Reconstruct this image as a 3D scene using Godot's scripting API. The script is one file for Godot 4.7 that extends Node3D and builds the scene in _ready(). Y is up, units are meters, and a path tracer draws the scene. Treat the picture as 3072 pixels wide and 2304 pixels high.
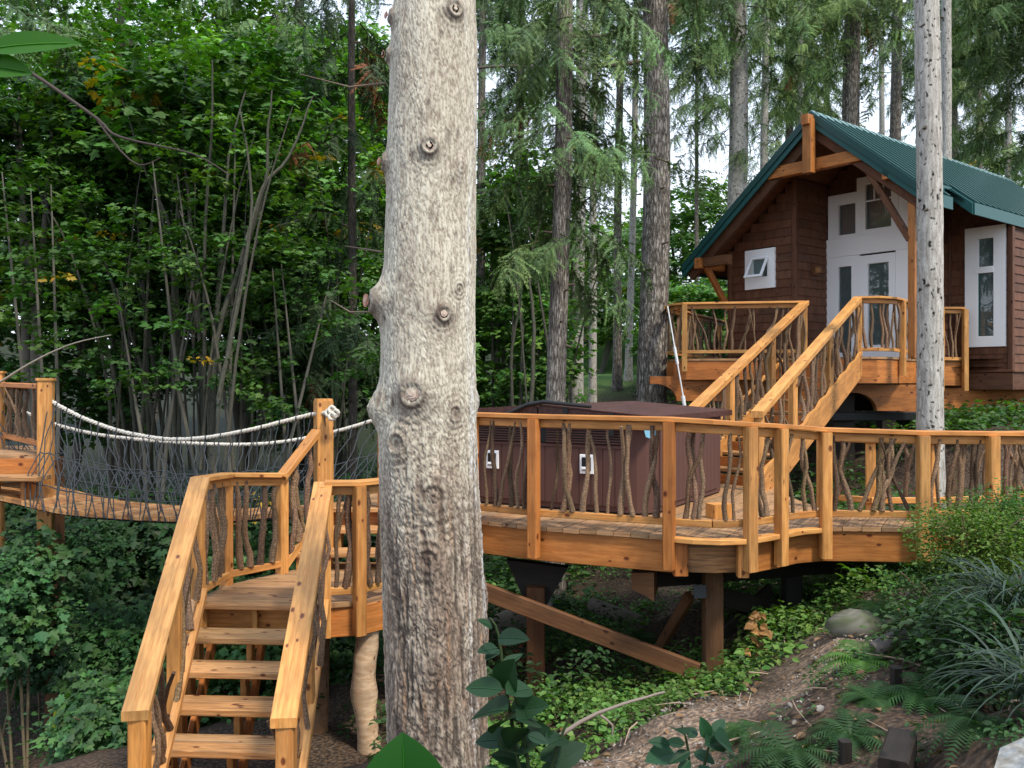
extends Node3D

const E := 3.0      # height of the eye above the lowest datum, metres
const F := 887.0    # focal length in pixels of the 1024 x 768 picture
var R := RandomNumberGenerator.new()
var used := {}
var M := {}
const GROUPS := {"shrub": "leafy shrubs of the hollow", "fern": "ferns on the forest floor", "stake": "mossy stakes along the path edge", "bush": "bushes at the end of the deck"}
var gpts: Array = []
var nz := FastNoiseLite.new()

class MB:
	var v := PackedVector3Array()
	var n := PackedVector3Array()
	var u := PackedVector2Array()
	var c := PackedColorArray()
	var ix := PackedInt32Array()
	var col := Color.WHITE
	var off := Vector2.ZERO

	func face(p: Array, nn: Vector3, uv: Array) -> void:
		var b := v.size()
		for k in p.size():
			v.append(p[k])
			n.append(nn)
			u.append(uv[k] + off)
			c.append(col)
		var g: Vector3 = (p[1] - p[0]).cross(p[2] - p[0])
		var flip := g.dot(nn) > 0.0
		for k in range(1, p.size() - 1):
			ix.append(b)
			if flip:
				ix.append(b + k + 1)
				ix.append(b + k)
			else:
				ix.append(b + k)
				ix.append(b + k + 1)

	func tri(a: Vector3, b: Vector3, d: Vector3) -> void:
		var nn := (d - a).cross(b - a).normalized()
		var s := v.size()
		v.append(a); v.append(b); v.append(d)
		for k in 3:
			n.append(nn)
			u.append(Vector2(k * 0.3, 0))
			c.append(col)
			ix.append(s + k)

	# a rectangular bar with eased edges from a to b; w across, t along up
	func board(a: Vector3, b: Vector3, w: float, t: float, up := Vector3.UP, ch := -1.0) -> void:
		var d := (b - a).normalized()
		if absf(d.dot(up.normalized())) > 0.99: up = Vector3.BACK if absf(d.y) > 0.5 else Vector3.UP
		var s := d.cross(up).normalized()
		var q := s.cross(d).normalized()
		var e := minf(w, t) * 0.12 if ch < 0.0 else ch
		e = minf(e, 0.009)
		var hw := w * 0.5
		var ht := t * 0.5
		var pr := [Vector2(-hw + e, ht), Vector2(hw - e, ht), Vector2(hw, ht - e), Vector2(hw, -ht + e), Vector2(hw - e, -ht), Vector2(-hw + e, -ht), Vector2(-hw, -ht + e), Vector2(-hw, ht - e)]
		var L := a.distance_to(b)
		var per := 0.0
		for k in 8:
			var x: Vector2 = pr[k]
			var y: Vector2 = pr[(k + 1) % 8]
			var o := (y - x).orthogonal()
			var nn := (s * (x.x + y.x) + q * (x.y + y.y))
			var ed := y - x
			nn = (s * -ed.y + q * ed.x)
			if nn.dot(s * (x.x + y.x) + q * (x.y + y.y)) < 0.0:
				nn = -nn
			nn = nn.normalized()
			var l := ed.length()
			face([a + s * x.x + q * x.y, b + s * x.x + q * x.y, b + s * y.x + q * y.y, a + s * y.x + q * y.y], nn,
				[Vector2(0, per) / 0.42, Vector2(L / 1.5, per / 0.42), Vector2(L / 1.5, (per + l) / 0.42), Vector2(0, (per + l) / 0.42)])
			per += l
		for z in [[a, -d], [b, d]]:
			var ps := []
			var us := []
			for k in 8:
				ps.append(z[0] + s * pr[k].x + q * pr[k].y)
				us.append(Vector2(pr[k].y * 0.6, pr[k].x * 2.0))
			face(ps, z[1], us)

	# a bar of plumb cross-section along a polyline (caps, curved rails, fascias)
	func sweep(p: Array, w: float, t: float, e := 0.005) -> void:
		var m := p.size()
		var sides := []
		for k in m:
			var d0: Vector3 = (p[k] - p[maxi(k - 1, 0)])
			var d1: Vector3 = (p[mini(k + 1, m - 1)] - p[k])
			d0.y = 0; d1.y = 0
			d0 = d0.normalized(); d1 = d1.normalized()
			if k == 0: d0 = d1
			if k == m - 1: d1 = d0
			var dd := (d0 + d1).normalized()
			var cs := maxf(dd.dot(d1), 0.5)
			sides.append(Vector3(-dd.z, 0, dd.x) / cs)
		var hw := w * 0.5
		var pr := [Vector2(-hw + e, 0), Vector2(hw - e, 0), Vector2(hw, -e), Vector2(hw, -t + e), Vector2(hw - e, -t), Vector2(-hw + e, -t), Vector2(-hw, -t + e), Vector2(-hw, -e)]
		var run := 0.0
		for k in m - 1:
			var a: Vector3 = p[k]
			var b: Vector3 = p[k + 1]
			var L := a.distance_to(b)
			var per := 0.0
			for j in 8:
				var x: Vector2 = pr[j]
				var y: Vector2 = pr[(j + 1) % 8]
				var q := [a + sides[k] * x.x + Vector3.UP * x.y, b + sides[k + 1] * x.x + Vector3.UP * x.y, b + sides[k + 1] * y.x + Vector3.UP * y.y, a + sides[k] * y.x + Vector3.UP * y.y]
				var nn: Vector3 = (q[1] - q[0]).cross(q[3] - q[0]).normalized()
				var ctr: Vector3 = (q[0] + q[1] + q[2] + q[3]) * 0.25 - ((a + b) * 0.5 - Vector3.UP * t * 0.5)
				if nn.dot(ctr) < 0.0: nn = -nn
				var l := (y - x).length()
				face(q, nn, [Vector2(run / 1.5, per / 0.42), Vector2((run + L) / 1.5, per / 0.42), Vector2((run + L) / 1.5, (per + l) / 0.42), Vector2(run / 1.5, (per + l) / 0.42)])
				per += l
			run += L
		for z in [0, m - 1]:
			var ps := []
			var us := []
			for j in 8:
				ps.append(p[z] + sides[z] * pr[j].x + Vector3.UP * pr[j].y)
				us.append(Vector2(pr[j].y, pr[j].x * 2.0))
			var nx: Vector3 = (p[1] - p[0]) * -1.0 if z == 0 else (p[m - 1] - p[m - 2])
			nx.y = 0
			face(ps, nx.normalized(), us)

	func tube(p: Array, r: Array, sides := 8, uvl := 1.0, caps := true, sq := 1.0) -> void:
		var m := p.size()
		var b := v.size()
		var side := Vector3.ZERO
		var run := 0.0
		for k in m:
			var d: Vector3 = (p[mini(k + 1, m - 1)] - p[maxi(k - 1, 0)]).normalized()
			if k == 0:
				side = d.cross(Vector3.UP if absf(d.y) < 0.9 else Vector3.BACK).normalized()
			side = (side - d * side.dot(d)).normalized()
			var q := d.cross(side)
			if k > 0: run += (p[k] as Vector3).distance_to(p[k - 1])
			for j in sides + 1:
				var a := TAU * j / sides
				var o := side * cos(a) + q * sin(a) * sq
				v.append(p[k] + o * r[k])
				n.append(o.normalized())
				u.append(Vector2(float(j) / sides, run / uvl) + off)
				c.append(col)
		for k in m - 1:
			for j in sides:
				var i0 := b + k * (sides + 1) + j
				var i1 := i0 + sides + 1
				ix.append_array([i0, i1, i0 + 1, i0 + 1, i1, i1 + 1])
		if caps:
			for z in [0, m - 1]:
				var ps := []
				var us := []
				for j in sides:
					ps.append(v[b + z * (sides + 1) + j])
					us.append(Vector2(0.5 + 0.3 * cos(TAU * j / sides), 0.5 + 0.3 * sin(TAU * j / sides)))
				var nd: Vector3 = (p[0] - p[1]) if z == 0 else (p[m - 1] - p[m - 2])
				face(ps, nd.normalized(), us)

	# a plan outline (x, depth) raised between two heights, grain along dir
	func prism(poly: PackedVector2Array, y0: float, y1: float, dir := Vector2(1, 0)) -> void:
		var tr := Geometry2D.triangulate_polygon(poly)
		var px := dir.orthogonal()
		for h in [y0, y1]:
			var k := 0
			while k < tr.size():
				var ps := []
				var us := []
				for j in 3:
					var q := poly[tr[k + j]]
					ps.append(Vector3(q.x, h, -q.y))
					us.append(Vector2(q.dot(dir) / 1.5, q.dot(px) / 0.42))
				face(ps, Vector3.UP if h == y1 else Vector3.DOWN, us)
				k += 3
		var m := poly.size()
		var cw := Geometry2D.is_polygon_clockwise(poly)
		var run := 0.0
		for k in m:
			var a := poly[k]
			var b2 := poly[(k + 1) % m]
			var e := b2 - a
			var nn := Vector3(e.y, 0, e.x).normalized()   # (x, depth) -> (x, -z)
			if cw: nn = -nn
			var L := e.length()
			face([Vector3(a.x, y0, -a.y), Vector3(b2.x, y0, -b2.y), Vector3(b2.x, y1, -b2.y), Vector3(a.x, y1, -a.y)], nn,
				[Vector2(run / 1.5, 0), Vector2((run + L) / 1.5, 0), Vector2((run + L) / 1.5, (y1 - y0) / 0.42), Vector2(run / 1.5, (y1 - y0) / 0.42)])
			run += L

	# a flat outline of 3-D points given a thickness along th
	func slab(p: Array, th: Vector3) -> void:
		var nn: Vector3 = (p[1] - p[0]).cross(p[2] - p[0]).normalized()
		var q := []
		var us := []
		var ax: Vector3 = (p[1] - p[0]).normalized()
		var ay := nn.cross(ax)
		var ce := Vector3.ZERO
		for x in p:
			q.append(x + th)
			us.append(Vector2((x - p[0]).dot(ax) / 1.5, (x - p[0]).dot(ay) / 0.42))
			ce += x / p.size()
		var s := signf(nn.dot(th))
		face(p, -nn * s, us)
		face(q, nn * s, us)
		for k in p.size():
			var j := (k + 1) % p.size()
			var e: Vector3 = p[j] - p[k]
			var o := e.cross(th).normalized()
			if o.dot((p[j] + p[k]) * 0.5 - ce) < 0.0: o = -o
			var L := e.length()
			face([p[k], p[j], q[j], q[k]], o, [Vector2(0, 0), Vector2(L / 1.5, 0), Vector2(L / 1.5, th.length() / 0.42), Vector2(0, th.length() / 0.42)])

	func mesh() -> ArrayMesh:
		var a := []
		a.resize(Mesh.ARRAY_MAX)
		a[Mesh.ARRAY_VERTEX] = v
		a[Mesh.ARRAY_NORMAL] = n
		a[Mesh.ARRAY_TEX_UV] = u
		a[Mesh.ARRAY_COLOR] = c
		a[Mesh.ARRAY_INDEX] = ix
		var m := ArrayMesh.new()
		m.add_surface_from_arrays(Mesh.PRIMITIVE_TRIANGLES, a)
		return m

# ---------------------------------------------------------------- helpers
func W(x: float, d: float, y: float) -> Vector3:
	return Vector3(x, y, -d)

func at(px: float, py: float, d: float) -> Vector3:
	return Vector3((px - 512.0) / F * d, E - (py - 384.0) / F * d, -d)

func numbered(s: String) -> String:
	if not used.has(s):
		used[s] = 0
		return s
	used[s] += 1
	return "%s_%03d" % [s, used[s]]

func origin_of(p: Node) -> Vector3:
	var o := Vector3.ZERO
	while p != self and p is Node3D:
		o += p.position
		p = p.get_parent()
	return o

func thing(called: String, label: String, category: String, where := Vector3.ZERO, group := "") -> Node3D:
	var o := Node3D.new()
	o.name = numbered(called)
	o.position = where
	add_child(o)
	return tag(o, label, category, group)

func tag(o: Node3D, label: String, category: String, group := "") -> Node3D:
	o.set_meta("label", label)
	if category: o.set_meta("category", category)
	if group == "" and GROUPS.has(category): group = GROUPS[category]
	if group: o.set_meta("group", group)
	return o

func obj(called: String, m: MB, mat: Material, parent: Node, label := "") -> MeshInstance3D:
	var o := MeshInstance3D.new()
	o.name = called if parent != self else numbered(called)
	o.mesh = m.mesh()
	o.material_override = mat
	if parent is Node3D and parent != self:
		o.position = -origin_of(parent)
	if label: o.set_meta("label", label)
	parent.add_child(o, true)
	return o

func structure(called: String, m: MB, mat: Material) -> MeshInstance3D:
	var o := obj(called, m, mat, self)
	o.set_meta("kind", "structure")
	return o

func many(called: String, mesh: Mesh, xf: Array, cols: Array, mat: Material, parent: Node) -> MultiMeshInstance3D:
	var mm := MultiMesh.new()
	mm.transform_format = MultiMesh.TRANSFORM_3D
	mm.use_colors = true
	mm.mesh = mesh
	mm.instance_count = xf.size()
	for k in xf.size():
		mm.set_instance_transform(k, xf[k])
		mm.set_instance_color(k, cols[k])
	var o := MultiMeshInstance3D.new()
	o.name = called if parent != self else numbered(called)
	o.multimesh = mm
	o.material_override = mat
	o.set_meta("kind", "stuff")
	if parent != self:
		o.position = -origin_of(parent)
	parent.add_child(o, true)
	return o

# the spot of ground that a line of sight through a picture point meets
func spot(px: float, py: float) -> Vector3:
	var d := 2.2
	while d < 60.0:
		var p := at(px, py, d)
		if p.y <= ground(p.x, d): return Vector3(p.x, ground(p.x, d), -d)
		d += 0.04
	return at(px, py, 10.0)

func rf(a: float, b: float) -> float:
	return R.randf_range(a, b)

func ground(x: float, d: float) -> float:
	var s := 0.0
	var w := 0.0
	for g in gpts:
		var q: float = (x - g[0]) * (x - g[0]) + (d - g[1]) * (d - g[1]) + 0.02
		var k := 1.0 / pow(q, 1.9)
		s += k * g[2]
		w += k
	return s / w + nz.get_noise_2d(x * 30.0, d * 30.0) * 0.10 + nz.get_noise_2d(x * 150.0, d * 150.0) * 0.03

func wood() -> MB:
	var m := MB.new()
	m.off = Vector2(R.randf(), R.randf())
	var k := rf(0.72, 1.14)
	var h := rf(-0.09, 0.09)
	m.col = Color(k, k * (1.0 + h), k * (1.0 + h * 2.0 + rf(-0.05, 0.08)))
	return m

# ---------------------------------------------------------------- textures
func wood_image(w: int, h: int, seed_: int, weather: float) -> Image:
	var im := Image.create(w, h, false, Image.FORMAT_RGB8)
	var a := FastNoiseLite.new(); a.seed = seed_; a.frequency = 1.0; a.fractal_octaves = 3
	var b := FastNoiseLite.new(); b.seed = seed_ + 7; b.frequency = 1.0; b.fractal_octaves = 2
	var kn := []
	var r := RandomNumberGenerator.new(); r.seed = seed_
	for k in 9:
		kn.append([r.randf_range(0.06, 0.94), r.randf_range(0.06, 0.94), r.randf_range(0.006, 0.015)])
	for y in h:
		for x in w:
			var s := float(x) / w
			var t := float(y) / h
			# fold both axes so that the print meets itself without a seam
			var cx := 1.4 * absf(s * 2.0 - 1.0)
			var bend := 0.0
			var dark := 0.0
			for q in kn:
				var dx: float = (s - q[0]) * 1.5
				var dy: float = (t - q[1]) * 0.42
				var dd: float = sqrt(dx * dx * 0.35 + dy * dy) / q[2]
				if dd < 6.0:
					bend += signf(dy) * exp(-dd * 0.8) * q[2] * 2.2
					dark = maxf(dark, smoothstep(1.5, 0.5, dd) * (0.75 + 0.25 * sin(dd * 11.0)))
			var ty := t * 0.42 + bend
			ty = 0.21 - absf(ty - 0.21)
			var g := a.get_noise_2d(cx * 1.6, ty * 46.0)
			var f := b.get_noise_2d(cx * 7.0, ty * 260.0)
			var rings := sin((ty * 150.0 + a.get_noise_2d(cx * 0.9, ty * 10.0) * 6.0))
			var br := a.get_noise_2d(cx * 1.2 + 31.0, ty * 5.0)
			var l := 0.84 + 0.075 * g + 0.05 * f + 0.035 * rings + 0.13 * br
			l *= 1.0 - dark * 0.62
			var cr := clampf(l, 0.0, 1.0)
			var cg := clampf(l * (1.0 - 0.10 * maxf(-g, 0.0) - dark * 0.25), 0.0, 1.0)
			var cb := clampf(l * (1.0 - 0.20 * maxf(-g, 0.0) - dark * 0.2), 0.0, 1.0)
			if weather > 0.0:
				var st := smoothstep(0.05, 0.45, b.get_noise_2d(cx * 1.1 + 9.0, ty * 30.0)) * weather
				cr = lerpf(cr, l * 0.55, st); cg = lerpf(cg, l * 0.55, st); cb = lerpf(cb, l * 0.6, st)
			im.set_pixel(x, y, Color(cr, cg, cb))
	im.generate_mipmaps()
	return im

func bark_image(kind: int, seed_: int) -> Image:
	var w := 256
	var h := 512
	var im := Image.create(w, h, false, Image.FORMAT_RGB8)
	var a := FastNoiseLite.new(); a.seed = seed_; a.frequency = 1.0
	a.noise_type = FastNoiseLite.TYPE_CELLULAR
	a.cellular_return_type = FastNoiseLite.RETURN_DISTANCE2_SUB
	a.domain_warp_enabled = true
	a.domain_warp_amplitude = 0.5
	a.domain_warp_frequency = 1.2
	var b := FastNoiseLite.new(); b.seed = seed_ + 3; b.frequency = 1.0; b.fractal_octaves = 4
	for y in h:
		for x in w:
			var t := float(x) / w * TAU
			var c := cos(t)
			var s := sin(t)
			var v := float(y) / h
			var vv := absf(v * 2.0 - 1.0)
			var l := 0.0
			if kind == 0:      # furrowed fir
				var cell := a.get_noise_3d(c * 5.0, vv * 7.0, s * 5.0)
				var crack := smoothstep(-0.95, -0.55, cell)
				l = 0.42 + 0.42 * crack + 0.3 * b.get_noise_3d(c * 7.0, vv * 12.0, s * 7.0) + 0.16 * b.get_noise_3d(c * 20.0, vv * 40.0, s * 20.0)
			else:              # smooth pale bark with dark lenticels
				var band := b.get_noise_3d(c * 1.6, vv * 24.0, s * 1.6)
				var scar := smoothstep(0.25, 0.42, band) * smoothstep(-0.12, 0.2, b.get_noise_3d(c * 2.0 + 9.0, vv * 9.0, s * 2.0))
				l = 0.80 + 0.22 * b.get_noise_3d(c * 3.0, vv * 9.0, s * 3.0) - 0.62 * scar + 0.16 * b.get_noise_3d(c * 12.0, vv * 50.0, s * 12.0)
			l = clampf(l, 0.05, 1.0)
			im.set_pixel(x, y, Color(l, l * lerpf(0.95, 1.0, l), l * lerpf(0.88, 1.0, l)))
	im.generate_mipmaps()
	return im

func noise_image(size: int, seed_: int, lo: float, hi: float, fr: float) -> Image:
	var im := Image.create(size, size, false, Image.FORMAT_RGB8)
	var a := FastNoiseLite.new(); a.seed = seed_; a.frequency = 1.0; a.fractal_octaves = 5
	for y in size:
		for x in size:
			var s := absf(2.0 * x / size - 1.0)
			var t := absf(2.0 * y / size - 1.0)
			var l := clampf(lerpf(lo, hi, 0.5 + 0.9 * a.get_noise_2d(s * fr, t * fr)), 0.0, 1.0)
			var k := a.get_noise_2d(s * fr * 0.6 + 50.0, t * fr * 0.6)
			im.set_pixel(x, y, Color(l * (1.0 + 0.08 * k), l, l * (1.0 - 0.10 * k)))
	return im

func mat(lin: Color, rough: float, tex: Texture2D = null, vc := true, bump := 0.0) -> StandardMaterial3D:
	var m := StandardMaterial3D.new()
	m.albedo_color = lin.linear_to_srgb()
	m.roughness = rough
	m.vertex_color_use_as_albedo = vc
	m.metallic_specular = 0.4
	if tex:
		m.albedo_texture = tex
		if bump > 0.0:
			m.heightmap_enabled = true
			m.heightmap_texture = tex
			m.heightmap_scale = bump
	return m

func make_materials() -> void:
	var wt := ImageTexture.create_from_image(wood_image(768, 256, 5, 0.0))
	var ww := ImageTexture.create_from_image(wood_image(768, 256, 17, 0.42))
	var bf := ImageTexture.create_from_image(bark_image(0, 3))
	var bp := ImageTexture.create_from_image(bark_image(1, 11))
	var gn := ImageTexture.create_from_image(noise_image(512, 21, 0.35, 1.0, 26.0))
	var fn := ImageTexture.create_from_image(noise_image(256, 33, 0.7, 1.0, 8.0))
	M.rail = mat(Color(0.70, 0.335, 0.10), 0.5, wt, true, 0.05)
	M.fascia = mat(Color(0.55, 0.205, 0.052), 0.5, wt, true, 0.05)
	M.capwood = mat(Color(0.62, 0.28, 0.08), 0.5, wt, true, 0.05)
	M.step = mat(Color(0.66, 0.355, 0.15), 0.6, ww, true, 0.1)
	M.deck = mat(Color(0.50, 0.29, 0.145), 0.65, ww, true, 0.1)
	M.panel = mat(Color(0.50, 0.25, 0.10), 0.6, ww, true, 0.1)
	M.beam = mat(Color(0.17, 0.075, 0.030), 0.7, wt, true, 0.1)
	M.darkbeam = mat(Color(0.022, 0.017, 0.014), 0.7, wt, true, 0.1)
	M.log = mat(Color(0.66, 0.47, 0.31), 0.6, wt, true, 0.15)
	M.stick = mat(Color(0.66, 0.43, 0.27), 0.75, bf, true, 0.25)
	M.fir = mat(Color(0.50, 0.46, 0.42), 0.9, bf, true, 2.2)
	M.darkbark = mat(Color(0.17, 0.15, 0.13), 0.9, bf, true, 2.2)
	M.pale = mat(Color(0.58, 0.56, 0.52), 0.85, bp, true, 0.6)
	M.bark = mat(Color(1, 1, 1), 0.9)
	M.ground = mat(Color(1, 1, 1), 1.0, gn, true)
	M.ground.uv1_triplanar = true
	M.ground.uv1_world_triplanar = true
	M.ground.uv1_scale = Vector3(0.42, 0.42, 0.42)
	M.ground.heightmap_enabled = true
	M.ground.heightmap_texture = gn
	M.ground.heightmap_scale = 2.5
	M.siding = mat(Color(0.165, 0.070, 0.036), 0.65, wt, true, 0.1)
	M.soffit = mat(Color(0.16, 0.065, 0.03), 0.7, wt, true, 0.1)
	M.white = mat(Color(0.86, 0.87, 0.88), 0.5, null)
	M.green = mat(Color(0.013, 0.056, 0.052), 0.33, null)
	M.teal = mat(Color(0.015, 0.080, 0.078), 0.4, null)
	M.ridge = mat(Color(0.22, 0.33, 0.35), 0.35, null)
	M.vinyl = mat(Color(0.085, 0.032, 0.025), 0.5, fn)
	M.cabinet = mat(Color(0.088, 0.040, 0.032), 0.7, null)
	M.black = mat(Color(0.012, 0.012, 0.013), 0.5, null)
	M.grey = mat(Color(0.05, 0.055, 0.06), 0.8, null)
	M.rope = mat(Color(0.72, 0.68, 0.60), 0.9, fn)
	M.cord = mat(Color(0.040, 0.046, 0.052), 0.8, null)
	M.steel = mat(Color(0.6, 0.62, 0.64), 0.35, null)
	M.steel.metallic = 0.8
	M.blind = mat(Color(0.16, 0.05, 0.03), 0.8, null)
	M.leaf = mat(Color(1, 1, 1), 0.55)
	M.leaf.backlight_enabled = true
	M.leaf.backlight = Color(0.80, 0.92, 0.30)
	M.needle = mat(Color(1, 1, 1), 0.7)
	M.needle.backlight_enabled = true
	M.needle.backlight = Color(0.44, 0.50, 0.22)
	M.stone = mat(Color(1, 1, 1), 0.9, fn)
	M.pinkwood = mat(Color(1, 1, 1), 0.8, null)
	M.glass = StandardMaterial3D.new()
	M.glass.transparency = BaseMaterial3D.TRANSPARENCY_ALPHA
	M.glass.albedo_color = Color(0.6, 0.7, 0.7, 0.12)
	M.glass.roughness = 0.02
	M.sky_glass = mat(Color(0.02, 0.02, 0.022), 0.1, null)
	M.paper = mat(Color(0.25, 0.55, 0.75), 0.6, null)
	M.yellow = mat(Color(0.45, 0.55, 0.03), 0.5, null)

# ---------------------------------------------------------------- leaves
const MAPLE := [[0.0, -0.02], [0.20, -0.08], [0.40, 0.02], [0.28, 0.18], [0.62, 0.34], [0.50, 0.52], [0.26, 0.50], [0.20, 0.74], [0.0, 1.0]]

func leaf_maple(m: MB, p: Vector3, dir: Vector3, up: Vector3, s: float) -> void:
	var d := dir.normalized()
	var x := d.cross(up).normalized()
	var n := x.cross(d)
	var q := []
	for k in MAPLE.size():
		q.append(p + (x * MAPLE[k][0] + d * MAPLE[k][1] - n * absf(MAPLE[k][0]) * 0.22) * s)
	for k in range(MAPLE.size() - 2, 0, -1):
		q.append(p + (-x * MAPLE[k][0] + d * MAPLE[k][1] - n * absf(MAPLE[k][0]) * 0.22) * s)
	var c := p + d * s * 0.3
	for k in q.size():
		m.tri(c, q[k], q[(k + 1) % q.size()])

func leaf_oval(m: MB, p: Vector3, dir: Vector3, up: Vector3, s: float, wd := 0.26, fold := 0.25) -> void:
	var d := dir.normalized()
	var x := d.cross(up).normalized()
	var n := x.cross(d)
	var a := p + d * s - n * s * 0.12
	var mid := p + d * s * 0.5
	for sg in [-1.0, 1.0]:
		var b: Vector3 = p + (x * sg * wd + d * 0.30 - n * wd * -fold) * s
		var c: Vector3 = p + (x * sg * wd * 0.85 + d * 0.66 - n * wd * -fold) * s
		m.tri(p, b, mid)
		m.tri(mid, b, c)
		m.tri(mid, c, a)

func spray_maple(n: int, rad: float, size: float, tilt: float) -> ArrayMesh:
	var m := MB.new()
	for k in n:
		var a := rf(0, TAU)
		var rr := sqrt(R.randf()) * rad
		var p := Vector3(cos(a) * rr, rf(-0.10, 0.10) - rr * 0.25, sin(a) * rr)
		var up := Vector3(rf(-tilt, tilt) + cos(a) * tilt * 0.6, 1.0, rf(-tilt, tilt) + sin(a) * tilt * 0.6).normalized()
		var dir := Vector3(cos(a + rf(-1, 1)), -0.35, sin(a + rf(-1, 1)))
		var b := rf(0.65, 1.25)
		m.col = Color(b * rf(0.85, 1.2), b, b * rf(0.7, 1.1))
		leaf_maple(m, p, dir, up, size * rf(0.65, 1.2))
	return m.mesh()

func spray_oval(n: int, rad: float, size: float, tilt: float, wd: float) -> ArrayMesh:
	var m := MB.new()
	for k in n:
		var a := rf(0, TAU)
		var rr := sqrt(R.randf()) * rad
		var p := Vector3(cos(a) * rr, rf(-0.5, 0.5) * rad, sin(a) * rr)
		var up := Vector3(rf(-tilt, tilt), 1.0, rf(-tilt, tilt)).normalized()
		var b := rf(0.6, 1.3)
		m.col = Color(b * rf(0.85, 1.2), b, b * rf(0.7, 1.1))
		leaf_oval(m, p, Vector3(cos(a + rf(-1, 1)), rf(-0.4, 0.25), sin(a + rf(-1, 1))), up, size * rf(0.6, 1.2), wd)
	return m.mesh()

# a conifer bough one metre long: along +z, drooping, twigs with needles
func bough(droop: float, hang: float, dens: int) -> ArrayMesh:
	var m := MB.new()
	m.col = Color(0.45, 0.30, 0.20)
	var sp := []
	for k in 7:
		var z := k / 6.0
		sp.append(Vector3(sin(z * 3.0) * 0.03, 0.10 * z - droop * z * z, z))
	m.tube(sp, [0.016, 0.013, 0.011, 0.009, 0.007, 0.005, 0.003], 4, 1.0, false)
	for k in dens:
		var z := 0.10 + 0.9 * (k + R.randf()) / dens
		var c := Vector3(sin(z * 3.0) * 0.03, 0.10 * z - droop * z * z, z)
		for sg in [-1.0, 1.0]:
			if R.randf() < 0.2: continue
			var L := (0.10 + 0.34 * sin(clampf(z * 1.15, 0, 1) * PI * 0.9)) * rf(0.35, 1.35)
			var hd := hang * rf(0.1, 1.6)
			var d0 := Vector3(sg * rf(0.25, 1.0), rf(-0.5, 0.3), rf(0.15, 0.9)).normalized()
			var nn := int(14.0 * L / 0.3) + 5
			var b := rf(0.6, 1.25)
			for j in nn:
				var t := (j + R.randf()) / nn
				var q := c + d0 * L * t + Vector3.DOWN * hd * t * t
				var tang := (d0 * L + Vector3.DOWN * hd * 2.0 * t).normalized()
				var sd := tang.cross(Vector3(rf(-0.4, 0.4), 1, rf(-0.4, 0.4))).normalized()
				var ln := rf(0.05, 0.085) * (1.15 - t * 0.5)
				m.col = Color(b * (0.85 + 0.5 * t), b * (0.85 + 0.4 * t), b * 0.9)
				for s2 in [-1.0, 1.0]:
					var tip: Vector3 = q + (tang * 0.75 + sd * s2 * 0.8 + Vector3.DOWN * rf(-0.1, 0.5)).normalized() * ln
					m.tri(q - tang * 0.010, q + tang * 0.012, tip)
	return m.mesh()

func fern_mesh(fronds: int, L: float) -> ArrayMesh:
	var m := MB.new()
	for f in fronds:
		var a := TAU * f / fronds + rf(-0.25, 0.25)
		var o := Vector3(cos(a), 0, sin(a))
		var s := o.cross(Vector3.UP)
		var ln := L * rf(0.7, 1.1)
		var rise := rf(0.55, 1.0)
		var b := rf(0.7, 1.25)
		m.col = Color(b * 0.9, b, b * 0.8)
		var n := 22
		for k in n:
			var t := (k + 1.0) / n
			var p := o * ln * t * 0.85 + Vector3.UP * (rise * t - 1.05 * t * t) * ln
			var tg := (o * 0.85 + Vector3.UP * (rise - 2.1 * t)).normalized()
			var w := ln * 0.20 * sin(PI * pow(t, 0.6)) + 0.006
			for sg in [-1.0, 1.0]:
				var tip: Vector3 = p + (s * sg + tg * 0.35 + Vector3.DOWN * 0.15).normalized() * w
				m.tri(p - tg * ln * 0.016, p + tg * ln * 0.020, tip)
	return m.mesh()

# grey-green strap leaves arching out of a clump, each a folded ribbon
func strap_leaf(L: float, lean: float, w: float) -> ArrayMesh:
	var m := MB.new()
	var n := 9
	var pl := []
	for k in n + 1:
		var t := float(k) / n
		var ang := lean * t
		pl.append(Vector3(0, L * (sin(minf(ang, 1.4)) / maxf(lean, 0.3) if lean > 0.3 else t) , 0))
	var p := Vector3.ZERO
	var pts := [p]
	for k in n:
		var ang := 0.25 + lean * (k + 0.5) / n
		p += Vector3(0, cos(ang), sin(ang)) * L / n
		pts.append(p)
	for k in n:
		var w0 := w * sin(PI * clampf(0.12 + 0.88 * k / n, 0, 1))
		var w1 := w * sin(PI * clampf(0.12 + 0.88 * (k + 1) / n, 0, 1))
		var a: Vector3 = pts[k]
		var b: Vector3 = pts[k + 1]
		for sg in [-1.0, 1.0]:
			var x := Vector3(sg, 0, 0)
			var up := Vector3(0, 0.25, 0)
			m.tri(a, a + (x + up) * w0, b)
			m.tri(b, a + (x + up) * w0, b + (x + up) * w1)
	return m.mesh()

var SM := []      # maple sprays
var SO := []      # oval-leaf sprays
var BG := []      # conifer boughs
var FE := []      # ferns

func make_plant_meshes() -> void:
	for k in 4:
		SM.append(spray_maple(20, 0.42, 0.15, 0.65))
	for k in 3:
		SO.append(spray_oval(26, 0.26, 0.10, 0.7, 0.30))
	SO.append(spray_oval(46, 0.20, 0.035, 1.0, 0.32))
	BG.append(bough(0.40, 0.22, 15))
	BG.append(bough(0.60, 0.34, 14))
	BG.append(bough(0.25, 0.42, 14))
	for k in 2:
		FE.append(fern_mesh(13, 0.75))

func basis_to(dir: Vector3, s: float, roll := 0.0) -> Basis:
	var z := dir.normalized()
	var x := Vector3.UP.cross(z).normalized()
	var y := z.cross(x)
	var b := Basis(x, y, z)
	if roll: b = b * Basis(Vector3.BACK, roll)
	return b.scaled(Vector3.ONE * s) if false else Basis(b.x * s, b.y * s, b.z * s)

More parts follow.
